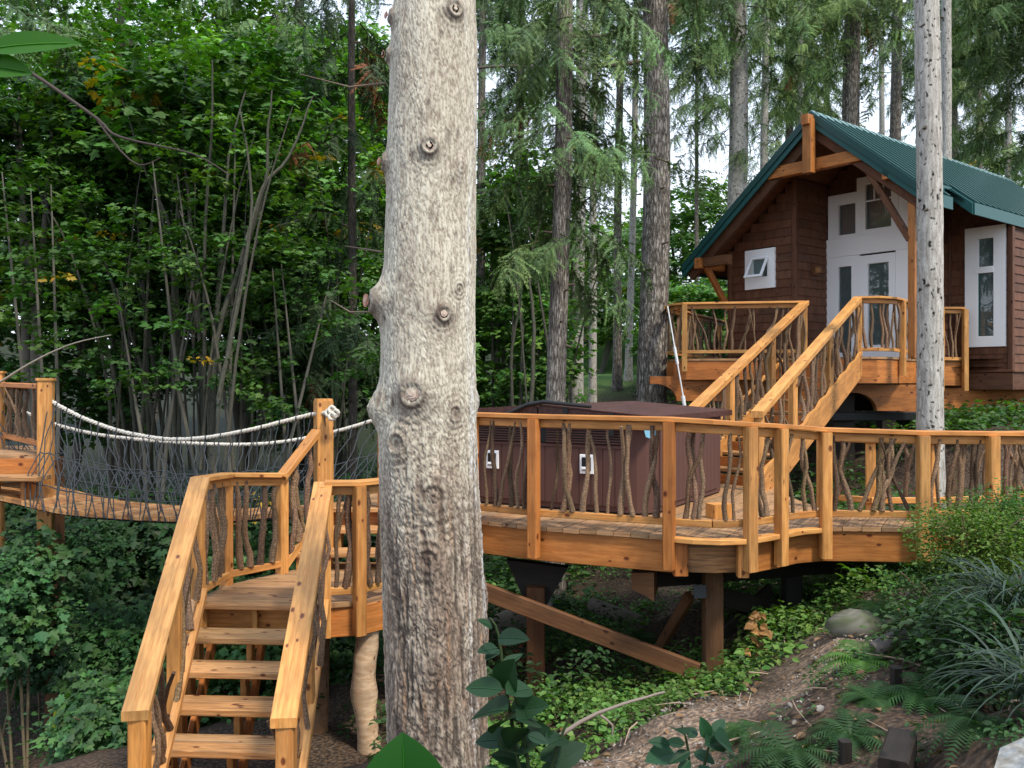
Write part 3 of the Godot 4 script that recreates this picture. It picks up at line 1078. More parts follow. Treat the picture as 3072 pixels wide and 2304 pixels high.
# ---------------------------------------------------------------- hot tub
func hot_tub() -> void:
	var y := 1.8
	var c := Vector2(1.245, 8.0)
	var u := Vector2(-0.86, 0.51)       # along the long left face
	var w := Vector2(0.51, 0.86)        # along the right face
	var S := 2.25
	var t := thing("hot_tub", "brown square hot tub with louvred cabinet under a folded vinyl cover", "hot tub", W(1.4, 9.4, y))
	var P := func(a: float, b: float) -> Vector2: return c + u * a + w * b
	var rad := 0.22
	var out_: Array = []
	var centres := [[rad, rad, PI], [S - rad, rad, -PI / 2], [S - rad, S - rad, 0.0], [rad, S - rad, PI / 2]]
	for q in centres:
		for k in 5:
			var an: float = q[2] + k * PI / 8
			out_.append(P.call(q[0] + cos(an) * rad, q[1] + sin(an) * rad))
	var m := MB.new()
	m.prism(PackedVector2Array(out_), y + 0.02, y + 0.84)
	obj("cabinet", m, M.cabinet, t)
	m = MB.new()
	var base := []
	for q in out_: base.append(q + (P.call(S / 2, S / 2) - q) * 0.03)
	m.prism(PackedVector2Array(base), y + 0.001, y + 0.08)
	obj("plinth", m, M.black, t)
	# cabinet staves standing a little proud, left face (b = 0) and right face (a = 0)
	var f := func(a0: float, a1: float, y0: float, y1: float, off: float, th: float, right: bool, mt: Material, called: String, par: Node3D = null) -> MeshInstance3D:
		var p0: Vector2 = P.call(-off, a0) if right else P.call(a0, -off)
		var p1: Vector2 = P.call(-off, a1) if right else P.call(a1, -off)
		var n2: Vector2 = -u if right else -w
		var up := Vector3(n2.x, 0, -n2.y)
		var mm := MB.new()
		var mid0 := p0
		var mid1 := p1
		mm.board(W(mid0.x, mid0.y, (y0 + y1) * 0.5), W(mid1.x, mid1.y, (y0 + y1) * 0.5), y1 - y0, th, up)
		return obj(called, mm, mt, par if par else t)
	for k in 15:
		var a := rad + k * 0.122
		if a + 0.115 > S - rad: break
		f.call(a, a + 0.116, y + 0.07, y + 0.60, 0.004, 0.02, false, M.cabinet, "cabinet_panel")
		f.call(a, a + 0.116, y + 0.07, y + 0.82, 0.004, 0.02, true, M.cabinet, "cabinet_panel")
	f.call(rad + 0.04, S - rad + 0.01, y + 0.64, y + 0.835, 0.006, 0.024, false, M.black, "vent_backing")
	for k in 8:
		f.call(rad + 0.05, 1.05, y + 0.645 + k * 0.024, y + 0.657 + k * 0.024, 0.018, 0.03, false, M.cabinet, "louvre")
		f.call(1.15, S - rad, y + 0.645 + k * 0.024, y + 0.657 + k * 0.024, 0.018, 0.03, false, M.cabinet, "louvre")
	f.call(rad, S - rad, y + 0.60, y + 0.63, 0.006, 0.03, false, M.cabinet, "trim_band")
	# two square lights with pale frames
	for a in [0.62, 1.66]:
		var fr: MeshInstance3D = f.call(a - 0.07, a + 0.07, y + 0.36, y + 0.54, 0.016, 0.03, false, M.white, "light_housing")
		f.call(a - 0.045, a + 0.045, y + 0.39, y + 0.515, 0.026, 0.03, false, M.sky_glass, "light_lens", fr)
		f.call(a - 0.02, a + 0.045, y + 0.40, y + 0.425, 0.030, 0.03, false, M.white, "light_clip", fr)
	# cover: two padded halves falling from a fold
	var cov := func(a0: float, a1: float, h0: float, h1: float, called: String) -> void:
		var mm := MB.new()
		var q := []
		for z in [[a0, h0], [a1, h1]]:
			var e0: Vector2 = P.call(z[0], -0.06)
			var e1: Vector2 = P.call(z[0], S + 0.05)
			q.append([W(e0.x, e0.y, y + 0.85), W(e0.x, e0.y, y + z[1]), W(e1.x, e1.y, y + z[1]), W(e1.x, e1.y, y + 0.85)])
		var mid: Vector3 = (q[0][0] + q[1][2]) * 0.5
		for e in [[0, 1], [1, 2], [2, 3], [3, 0]]:
			var pts := [q[0][e[0]], q[0][e[1]], q[1][e[1]], q[1][e[0]]]
			var no: Vector3 = (pts[1] - pts[0]).cross(pts[3] - pts[0]).normalized()
			var ctr: Vector3 = (pts[0] + pts[1] + pts[2] + pts[3]) * 0.25
			if no.dot(ctr - mid) < 0: no = -no
			mm.face(pts, no, [Vector2(0, 0), Vector2(0, 0.2), Vector2(1, 0.2), Vector2(1, 0)])
		for z in [0, 1]:
			var pc: Array = q[z]
			var no2: Vector3 = Vector3(-u.x, 0, u.y) * (1.0 if z == 0 else -1.0)
			mm.face(pc, no2, [Vector2(0, 0), Vector2(0, 0.2), Vector2(1, 0.2), Vector2(1, 0)])
		obj(called, mm, M.vinyl, t)
	cov.call(-0.06, S * 0.5 - 0.008, 0.91, 1.0, "cover_half")
	cov.call(S * 0.5 + 0.008, S + 0.06, 1.0, 0.93, "cover_half")
	# skirt, seam welts, strap and the black lifter bar over the fold
	for q in [[-0.065, 1.10], [1.14, S + 0.06]]:
		var mm := MB.new()
		var p0: Vector2 = P.call(q[0], -0.068)
		var p1: Vector2 = P.call(q[1], -0.068)
		mm.board(W(p0.x, p0.y, y + 0.845), W(p1.x, p1.y, y + 0.845), 0.07, 0.012, Vector3(-w.x, 0, w.y))
		obj("cover_skirt", mm, M.vinyl, t)
	var rp := MB.new()
	var a0: Vector2 = P.call(-0.066, -0.066)
	var a1: Vector2 = P.call(S * 0.5 - 0.03, -0.066)
	rp.tube([W(a0.x, a0.y, y + 0.91), W(a1.x, a1.y, y + 0.998)], [0.009, 0.009], 6)
	obj("cover_piping", rp, M.vinyl, t)
	for q in [0.35, 0.82]:
		var mm := MB.new()
		var p0: Vector2 = P.call(q, -0.072)
		mm.board(W(p0.x, p0.y, y + 0.72), W(p0.x, p0.y, y + 0.90 + 0.10 * q), 0.05, 0.006, Vector3(-w.x, 0, w.y))
		obj("cover_strap", mm, M.black, t)
	var nd := MB.new()
	for k in 160:
		var a5 := rf(0.02, S - 0.02)
		var pq: Vector2 = P.call(a5, rf(0.0, S))
		var hy := lerpf(0.91, 1.0, a5 / (S * 0.5)) if a5 < S * 0.5 else lerpf(1.0, 0.93, (a5 - S * 0.5) / (S * 0.5))
		nd.col = Color(0.20, 0.11, 0.05) * rf(0.4, 1.4)
		leaf_oval(nd, W(pq.x, pq.y, y + hy + 0.006), Vector3(rf(-1, 1), 0, rf(-1, 1)), Vector3.UP, rf(0.02, 0.06), 0.15, 0.1)
	obj("fallen_needles", nd, M.leaf, t).set_meta("kind", "stuff")
	var lb := MB.new()
	var l0: Vector2 = P.call(1.55, -0.10)
	var l1: Vector2 = P.call(1.22, -0.10)
	var l2: Vector2 = P.call(1.05, -0.08)
	var l3: Vector2 = P.call(0.55, -0.08)
	lb.tube([W(l0.x, l0.y, y + 0.86), W(l1.x, l1.y, y + 1.0), W(l2.x, l2.y, y + 1.03), W(l3.x, l3.y, y + 0.99)], [0.022, 0.022, 0.02, 0.016], 8)
	obj("cover_lifter", lb, M.black, t)
	# a pale blue card tucked under the rail and a block by the corner
	var pm := MB.new()
	pm.slab([at(643, 426, 7.35), at(657, 426, 7.35), at(654, 440, 7.35), at(646, 437, 7.35)], Vector3(0, 0, -0.01))
	tag(obj("paper_card", pm, M.paper, self), "small pale blue card hanging under the railing cap beside the hot tub", "card")
	var bk := wood()
	bk.board(W(1.86, 7.95, y + 0.001), W(1.86, 7.95, y + 0.13), 0.2, 0.16, Vector3(0.3, 0, 0.9))
	tag(obj("wooden_block", bk, M.rail, self), "short pale sawn block standing on the deck beside the hot tub", "wood block")

# ---------------------------------------------------------------- near stairs and landing
func near_stairs() -> void:
	var y := 1.3
	var t := thing("garden_stairs", "cedar stairs with open risers climbing to a small landing in the foreground", "stairs", W(-2.1, 5.5, -0.2))
	var dv := Vector2(0.15, -0.989)
	var td := Vector2(0.9985, -0.055)
	var TL := Vector2(-2.50, 6.93)
	for k in 8:
		var p := TL + dv * 0.29 * k
		var yy := y - 0.157 * k
		if k == 0: continue
		for j in 2:
			var a := p + dv * (0.07 - 0.14 * j)
			var m := wood()
			m.board(W(a.x, a.y, yy - 0.024), W(a.x + td.x * 0.98, a.y + td.y * 0.98, yy - 0.024), 0.135, 0.048)
			obj("tread", m, M.step, t)
	# sawtooth stringers
	for s in [0.10, 0.50, 0.90]:
		var base: Vector2 = TL + td * s
		for k in 8:
			var p: Vector2 = base + dv * 0.29 * k
			var yy: float = y - 0.157 * k - 0.05
			var m := wood()
			m.board(W(p.x - dv.x * 0.06, p.y - dv.y * 0.06, yy - 0.30 + (0.0)), W(p.x - dv.x * 0.06, p.y - dv.y * 0.06, yy), 0.042, 0.17, Vector3(dv.x, 0, -dv.y))
			obj("stringer_block", m, M.rail, t)
		var m2 := wood()
		var e: Vector2 = base + dv * 0.29 * 8
		m2.board(W(base.x + dv.x * 0.0, base.y + 0.25, y - 0.30), W(e.x, e.y + 0.25, y - 0.30 - 0.157 * 8), 0.04, 0.16)
		obj("stringer", m2, M.fascia, t)
	# outer stringers under the rails
	for s in [0.015, 0.965]:
		var a: Vector2 = TL + td * s + dv * 0.05
		var b: Vector2 = TL + td * s + dv * 2.45
		var m := wood()
		m.board(W(a.x, a.y, y - 0.10), W(b.x, b.y, y - 0.10 - 0.157 / 0.29 * 2.40), 0.04, 0.20)
		obj("stringer", m, M.rail, t)
	# landing
	var poly := PackedVector2Array([Vector2(-2.50, 6.90), Vector2(-1.5, 6.84), Vector2(-1.22, 6.93), Vector2(-0.97, 7.2), Vector2(-0.75, 7.7), Vector2(-0.8, 8.45), Vector2(-1.7, 8.45), Vector2(-2.08, 8.02), Vector2(-2.42, 7.5)])
	deck_boards(t, poly, y, Vector2(1, -0.055), M.deck)
	var ns := wood()
	ns.board(W(-2.52, 6.875, y - 0.018), W(-1.5, 6.815, y - 0.018), 0.06, 0.042)
	obj("nosing", ns, M.step, t)
	var fz := func(ps: Array, yt: float, h: float, mt: Material, called: String) -> void:
		var q := []
		for p in ps: q.append(W(p.x, p.y, yt))
		var m := wood()
		m.sweep(q, 0.04, h)
		obj(called, m, mt, t)
	fz.call([Vector2(-2.44, 7.02), Vector2(-1.5, 6.98)], y - 0.04, 0.20, M.rail, "riser_panel")
	fz.call([Vector2(-1.5, 6.89), Vector2(-1.20, 6.97), Vector2(-0.97, 7.22), Vector2(-0.77, 7.7)], y - 0.038, 0.235, M.fascia, "fascia_board")
	fz.call([Vector2(-2.47, 6.95), Vector2(-2.40, 7.5), Vector2(-2.06, 8.0)], y - 0.038, 0.2, M.fascia, "fascia_board")
	# stair rails: sloping caps from newel to landing post
	for q in [[Vector3(-2.07, 1.205, -4.87), Vector3(-2.42, 2.28, -6.88)], [Vector3(-1.255, 1.165, -4.87), Vector3(-1.46, 2.245, -6.86)]]:
		var a: Vector3 = q[0]
		var b: Vector3 = q[1]
		var m := wood()
		m.sweep([a, b], 0.145, 0.055)
		obj("handrail", m, M.rail, t)
		var nw := wood()
		nw.board(Vector3(a.x, -0.35, a.z - 0.06), Vector3(a.x, a.y - 0.04, a.z - 0.06), 0.10, 0.10, Vector3.BACK)
		obj("newel_post", nw, M.rail, t)
		var mid := a.lerp(b, 0.52)
		var mp := wood()
		mp.board(Vector3(mid.x, mid.y - 0.95, mid.z), Vector3(mid.x, mid.y - 0.055, mid.z), 0.09, 0.06, Vector3.BACK)
		obj("railing_post", mp, M.rail, t)
		# lower rail with a wavy live edge, then stout weathered pieces between
		var lr := wood()
		lr.sweep([a + Vector3(0.03, -0.80, 0), b + Vector3(0.03, -0.86, 0)], 0.05, 0.07)
		obj("lower_rail", lr, M.rail, t)
		sticks(t, a + Vector3(0.03, -0.82, -0.15), b + Vector3(0.03, -0.88, 0.1), a + Vector3(0.02, -0.06, -0.15), b + Vector3(0.02, -0.06, 0.1), 7, 0.018, 0.6)
	# landing railings
	railing(t, [[-2.42, 6.9, 2.28, y, true], [-2.40, 7.5, 2.25, y, true], [-2.05, 7.96, 2.2, y, true]], 0.25, 7.5, 0.021, -0.02, 0.09)
	railing(t, [[-1.45, 6.88, 2.25, y, true], [-1.21, 6.93, 2.245, y, true], [-0.98, 7.2, 2.24, y, false], [-0.76, 7.7, 2.24, y, true]], 0.25, 7.5, 0.022, 0.045, 0.09)
	# steps from the landing up to the bridge platform
	for k in 3:
		var yy := y + 0.167 * (k + 1)
		var d := 8.05 + 0.30 * k
		var x0 := -2.03 if k == 0 else -1.72
		if k < 2:
			for j in 2:
				var m := wood()
				m.board(W(x0, d + 0.07 + 0.14 * j, yy - 0.022), W(-0.6, d + 0.07 + 0.14 * j, yy - 0.022), 0.135, 0.045)
				obj("tread", m, M.step, t)
		for s in [x0 + 0.08, x0 + 0.55, -0.75]:
			var m := wood()
			m.board(W(s, d + 0.12, yy - 0.19), W(s, d + 0.12, yy - 0.046), 0.042, 0.16, Vector3.BACK)
			obj("stringer_block", m, M.rail, t)
	var rp := wood()
	rp.sweep([W(-1.75, 8.62, 1.762), W(-0.4, 8.62, 1.762)], 0.035, 0.19)
	obj("riser_panel", rp, M.fascia, t)
	var nb := wood()
	nb.board(W(-1.78, 8.58, 1.785), W(-0.4, 8.58, 1.785), 0.12, 0.04)
	obj("nosing", nb, M.step, t)
	# sloping rail up to the rope post
	var sr := wood()
	sr.sweep([W(-2.06, 7.94, 2.2), W(-1.82, 8.24, 2.58)], 0.13, 0.06)
	obj("handrail", sr, M.rail, t)
	sr = wood()
	sr.sweep([W(-2.03, 7.98, 1.42), W(-1.80, 8.26, 1.80)], 0.04, 0.09)
	obj("lower_rail", sr, M.rail, t)
	sticks(t, W(-2.0, 8.0, 1.45), W(-1.85, 8.25, 1.75), W(-2.0, 8.0, 2.2), W(-1.85, 8.25, 2.5), 4, 0.028, 0.2)
	var pp := wood()
	pp.board(W(-1.775, 8.35, 0.9), W(-1.775, 8.35, 2.84), 0.155, 0.155, Vector3(0.45, 0, 0.9))
	var post := obj("rope_post", pp, M.rail, t)
	pp = wood()
	pp.board(W(-1.775, 8.35, 2.835), W(-1.775, 8.35, 2.862), 0.145, 0.145, Vector3(0.45, 0, 0.9), 0.012)
	obj("post_top", pp, M.rail, t)
	# knot of the rope on the post
	var kn := MB.new()
	for z in [[0.0, 0.0, 0.0], [0.035, -0.03, 0.03], [0.03, 0.03, 0.01], [0.065, 0.0, 0.02]]:
		var c: Vector3 = at(329, 413, 8.2) + Vector3(z[0], z[1], z[2])
		var p := []
		var r := []
		for k in 9:
			var an := TAU * k / 8
			p.append(c + Vector3(cos(an) * 0.028, sin(an) * 0.03, sin(an * 2.0) * 0.012))
			r.append(0.017)
		kn.tube(p, r, 7, 0.1, false)
	kn.tube([at(329, 413, 8.22), at(336, 416, 8.15)], [0.018, 0.02], 7, 0.1)
	obj("rope_knot", kn, M.rope, t)
	# log legs
	var lg := MB.new()
	lg.off = Vector2(0.3, 0.2)
	var lp := []
	var lrad := []
	for k in 28:
		var q := k / 27.0
		lp.append(W(-1.17 + 0.025 * sin(q * 7.0) + rf(-0.004, 0.004), 7.15 + rf(-0.004, 0.004), lerpf(-0.4, 1.06, q)))
		lrad.append(0.092 * (1.0 + 0.08 * sin(q * 9.0) + 0.30 * exp(-pow((q - 0.62) / 0.07, 2.0)) + rf(-0.01, 0.01)) * lerpf(1.08, 0.92, q))
	lg.tube(lp, lrad, 14, 0.5)
	obj("log_post", lg, M.log, t, "pale peeled log post with a bulging knot")
	lg = MB.new()
	lg.col = Color(0.42, 0.36, 0.32)
	lg.tube([W(-1.66, 7.5, -0.5), W(-1.64, 7.5, 0.3), W(-1.62, 7.5, 1.08)], [0.10, 0.09, 0.085], 12, 1.2)
	obj("log_post", lg, M.log, t, "dark weathered log post")
	lg = MB.new()
	lg.col = Color(0.85, 0.8, 0.75)
	lg.tube([at(160, 790, 6.6), at(172, 700, 6.6), at(190, 600, 6.7)], [0.06, 0.055, 0.05], 10, 1.0)
	obj("log_post", lg, M.log, t, "thin pale log post behind the treads")

# ---------------------------------------------------------------- rope bridge and its far platform
func twisted(pts: Array, r: float) -> MB:
	# a three-strand laid rope through points
	var m := MB.new()
	var q := []
	for k in pts.size() - 1:
		var p0: Vector3 = pts[maxi(k - 1, 0)]
		var p3: Vector3 = pts[mini(k + 2, pts.size() - 1)]
		var n := maxi(3, int((pts[k] as Vector3).distance_to(pts[k + 1]) / 0.022))
		for j in n:
			q.append((pts[k] as Vector3).cubic_interpolate(pts[k + 1], p0, p3, float(j) / n))
	q.append(pts[pts.size() - 1])
	for s in 3:
		var p := []
		var rr := []
		var run := 0.0
		for k in q.size():
			if k > 0: run += (q[k] as Vector3).distance_to(q[k - 1])
			var d: Vector3 = (q[mini(k + 1, q.size() - 1)] - q[maxi(k - 1, 0)]).normalized()
			var x := d.cross(Vector3.UP).normalized()
			var y := x.cross(d)
			var an := run / 0.11 * TAU + s * TAU / 3
			p.append(q[k] + (x * cos(an) + y * sin(an)) * r * 0.55)
			rr.append(r * 0.56)
		m.tube(p, rr, 6, 0.2, false)
	return m

func rope_bridge() -> void:
	var t := thing("rope_bridge", "sagging plank footbridge with white rope handrails and dark cord netting", "footbridge", W(-3.3, 9.0, 1.7))
	# near and far edge of the planks
	var ne := [at(-40, 489, 8.7), at(0, 496, 8.65), at(60, 509, 8.6), at(121, 514.5, 8.55), at(180, 517, 8.5), at(218, 517, 8.48), at(276, 513, 8.45), at(330, 508, 8.5)]
	var N := 46
	var edge := func(s: float) -> Vector3:
		var f := s * (ne.size() - 1)
		var k := mini(int(f), ne.size() - 2)
		return (ne[k] as Vector3).cubic_interpolate(ne[k + 1], ne[maxi(k - 1, 0)], ne[mini(k + 2, ne.size() - 1)], f - k)
	for k in N:
		var s := (k + 0.03) / N
		var s1 := (k + 0.95) / N
		var a: Vector3 = edge.call(s)
		var b: Vector3 = edge.call(s1)
		var w := lerpf(0.85, 0.55, s)
		var o := Vector3(0.25, 0, -1).normalized() * w
		var m := wood()
		var ext := rf(-0.012, 0.012)
		var q := [a - o * ext, b - o * ext, b + o, a + o]
		m.slab([q[0], q[1], q[2], q[3]], Vector3(0, -0.045, 0))
		obj("plank", m, M.panel if k % 3 else M.step, t)
	var cb := MB.new()
	var cp := []
	var cr := []
	for k in 24:
		cp.append(edge.call(k / 23.0) + Vector3(0.03, -0.06, -0.06))
		cr.append(0.016)
	cb.tube(cp, cr, 6)
	obj("bearer_cable", cb, M.black, t)
	var B := []
	for q in [[49.6, 399.8, 9.0], [60.5, 406.6, 8.95], [84.7, 418.7, 8.85], [116, 430, 8.75], [145, 436.4, 8.65], [169, 439.3, 8.6], [193.6, 438.8, 8.55], [217.8, 436, 8.5], [254, 429, 8.42], [285.5, 421, 8.37], [312, 414.5, 8.33], [326, 413, 8.25]]:
		B.append(at(q[0], q[1], q[2]))
	var A := []
	for q in [[-30, 384, 10.1], [2.4, 400.6, 10.0], [29, 414, 9.95], [60.5, 426, 9.9], [97, 434.5, 9.85], [133, 439, 9.8], [169, 442, 9.75], [206, 444, 9.7], [242, 444.6, 9.65], [273, 443, 9.6], [307, 438, 9.55], [334, 432, 9.5], [374, 420, 9.45], [410, 405, 9.4]]:
		A.append(at(q[0], q[1], q[2]))
	obj("rope_handrail", twisted(B, 0.021), M.rope, t)
	obj("rope_handrail", twisted(A, 0.021), M.rope, t)
	var along := func(P: Array, s: float) -> Vector3:
		var f := clampf(s, 0.0, 1.0) * (P.size() - 1)
		var k := mini(int(f), P.size() - 2)
		return (P[k] as Vector3).lerp(P[k + 1], f - k)
	# netting: loose wavy cords from rope to plank edge, tied to a middle cord
	for side in 2:
		var m := MB.new()
		var n := 38
		var mid := []
		for k in n:
			var s := (k + 0.5) / n
			var top: Vector3 = along.call(B if side == 0 else A, s)
			var foot: Vector3
			if side == 0:
				foot = edge.call(clampf(lerpf(0.20, 0.98, s) + rf(-0.004, 0.004), 0, 1))
			else:
				foot = edge.call(clampf(s, 0, 1)) + Vector3(0.25, 0, -1).normalized() * lerpf(0.85, 0.55, s)
			var c := top.lerp(foot, 0.5) + Vector3(rf(-0.02, 0.02), rf(-0.02, 0.02), 0)
			mid.append(c)
			var sw := (1.0 if k % 2 else -1.0) * rf(0.03, 0.075)
			m.tube([top + Vector3.UP * 0.022, top.lerp(c, 0.3) + Vector3(sw * 0.4, 0, 0.01), top.lerp(c, 0.7) + Vector3(-sw * 0.3, 0, 0.02), c, c.lerp(foot, 0.4) + Vector3(sw, 0, 0.05), c.lerp(foot, 0.75) + Vector3(sw * 0.8, 0, 0.04), foot + Vector3(0, -0.05, 0.02)], [0.006, 0.006, 0.006, 0.006, 0.006, 0.006, 0.006], 5, 1.0, false)
			# the second leg of each loop
			var f2: Vector3 = foot + Vector3(-sw * 1.5 + rf(-0.03, 0.03), -0.04, 0.01)
			m.tube([c, c.lerp(f2, 0.45) + Vector3(-sw * 1.2, 0, 0.04), f2], [0.006, 0.006, 0.006], 5, 1.0, false)
			# lashing round the hand rope
			if k % 2 == 0: m.tube([top + Vector3(-0.006, 0, 0), top + Vector3(0.006, 0.0, 0)], [0.0235, 0.0235], 8, 1.0, false)
		var rr := []
		for k in mid.size(): rr.append(0.0065)
		m.tube(mid, rr, 5, 1.0, false)
		var low := []
		for k in mid.size(): low.append((mid[k] as Vector3).lerp(edge.call(lerpf(0.2, 0.98, (k + 0.5) / n)) if side == 0 else edge.call((k + 0.5) / n) + Vector3(0.2, 0, -0.65), 0.62))
		m.tube(low, rr, 5, 1.0, false)
		obj("netting", m, M.cord, t).set_meta("kind", "stuff")
	# red-brown fallen leaves on the planks
	# far platform
	var p := thing("bridge_platform", "small cedar platform with branch railing at the far left end of the rope bridge", "platform", W(-5.2, 9.6, 1.0))
	var yp := 2.28
	deck_boards(p, PackedVector2Array([Vector2(-7.0, 9.0), Vector2(-4.78, 9.0), Vector2(-5.3, 10.3), Vector2(-7.0, 10.3)]), yp, Vector2(1, 0), M.deck)
	var m := wood()
	m.sweep([W(-7.0, 9.0, yp - 0.037), W(-4.80, 9.0, yp - 0.037)], 0.04, 0.16)
	obj("fascia_board", m, M.fascia, p)
	for j in 2:
		m = wood()
		m.board(W(-6.6, 8.86 - 0.14 * j, 2.075), W(-4.60, 8.80 - 0.14 * j, 2.075), 0.135, 0.045)
		obj("step_board", m, M.step, p)
	for x in [-6.3, -5.55, -5.15, -4.8]:
		m = wood()
		m.board(W(x, 8.8, 1.86), W(x, 8.8, 2.05), 0.05, 0.2, Vector3.BACK)
		obj("step_block", m, M.fascia, p)
	for q in [[-4.73, 9.0, 3.035], [-5.78, 9.95, 3.12]]:
		m = wood()
		m.board(W(q[0], q[1], 0.6), W(q[0], q[1], q[2]), 0.14, 0.14, Vector3(0.3, 0, 1))
		obj("rope_post", m, M.rail, p)
		m = wood()
		m.board(W(q[0], q[1], q[2]), W(q[0], q[1], q[2] + 0.025), 0.165, 0.165, Vector3(0.3, 0, 1))
		obj("post_top", m, M.rail, p)
	m = wood()
	m.sweep([W(-5.72, 9.9, 3.02), W(-4.80, 9.06, 3.0)], 0.12, 0.05)
	obj("rail_cap", m, M.fascia, p)
	m = wood()
	m.sweep([W(-5.72, 9.9, 2.47), W(-4.80, 9.06, 2.42)], 0.04, 0.06)
	obj("lower_rail", m, M.fascia, p)
	sticks(p, W(-5.66, 9.85, 2.45), W(-4.85, 9.1, 2.42), W(-5.66, 9.85, 2.98), W(-4.85, 9.1, 2.96), 9, 0.018, 0.3)
	for q in [[-5.0, 9.7], [-6.4, 9.6]]:
		m = wood()
		m.board(W(q[0], q[1], ground(q[0], q[1]) - 0.2), W(q[0], q[1], 2.2), 0.15, 0.15, Vector3.BACK)
		obj("support_post", m, M.beam, p)

# ---------------------------------------------------------------- cabin: s runs back along the ridge, t to the right-front side
func cab(s: float, t: float, y: float) -> Vector3:
	return Vector3(5.07 + 0.776 * s + 0.632 * t, E + y, -(15.0 + 0.632 * s - 0.776 * t))

func roof_y(t: float) -> float:
	return 4.58 - 0.83 * absf(t)

# lap siding on a wall between two (s, t) points; holes are [u0, u1, y0, y1] along it; clip trims each board to under the roof
func siding(parent: Node3D, p0: Vector2, p1: Vector2, y0: float, y1: float, holes: Array, gable: bool, out_: Vector2) -> void:
	var L := p0.distance_to(p1)
	var y := y0
	var k := 0
	while y < y1:
		var h := 0.165
		var u0 := 0.0
		var u1 := L
		if gable:
			# keep the part of the board whose top lies below the soffit
			var lim := (4.58 - 0.20 - (y + h * 0.6)) / 0.83
			if lim <= 0.03: break
			var ta := clampf(p0.y, -lim, lim)
			var tb := clampf(p1.y, -lim, lim)
			u0 = absf(ta - p0.y); u1 = L - absf(tb - p1.y)
			if u1 - u0 < 0.05:
				y += 0.155
				continue
		var spans := [[u0, u1]]
		for hl in holes:
			if y + h * 0.85 > hl[2] and y < hl[3]:
				var nx := []
				for sp in spans:
					if hl[0] > sp[0]: nx.append([sp[0], minf(sp[1], hl[0])])
					if hl[1] < sp[1]: nx.append([maxf(sp[0], hl[1]), sp[1]])
				spans = nx
		for sp in spans:
			if sp[1] - sp[0] < 0.02: continue
			var cuts := [sp[0]]
			if sp[1] - sp[0] > 1.0: cuts.append(lerpf(sp[0], sp[1], rf(0.3, 0.7)))
			cuts.append(sp[1])
			for c in cuts.size() - 1:
				var a := p0.lerp(p1, cuts[c] / L)
				var b := p0.lerp(p1, cuts[c + 1] / L - (0.002 if c < cuts.size() - 2 else 0.0))
				var m := wood()
				var w0 := cab(a.x, a.y, 0)
				var w1 := cab(b.x, b.y, 0)
				var n := (cab(a.x + out_.x, a.y + out_.y, 0) - w0).normalized()
				var lo := y
				var hi := minf(y + h, y1 + 0.02)
				# a wedge: thick at the butt, thin above
				var q := [w0 + Vector3.UP * lo, w0 + n * 0.026 + Vector3.UP * lo, w0 + n * 0.008 + Vector3.UP * hi, w0 - n * 0.03 + Vector3.UP * hi, w0 - n * 0.03 + Vector3.UP * lo]
				m.slab([q[1], q[2], q[3], q[4]], w1 - w0)
				obj("siding_board", m, M.siding, parent)
		y += 0.155
		k += 1

func cbar(parent: Node3D, called: String, a: Vector3, b: Vector3, w: float, th: float, mt: Material, up := Vector3.UP) -> MeshInstance3D:
	var m := wood()
	if mt == M.white or mt == M.green or mt == M.teal or mt == M.ridge or mt == M.glass: m.col = Color.WHITE
	m.board(cab(a.x, a.y, a.z), cab(b.x, b.y, b.z), w, th, up)
	return obj(called, m, mt, parent)

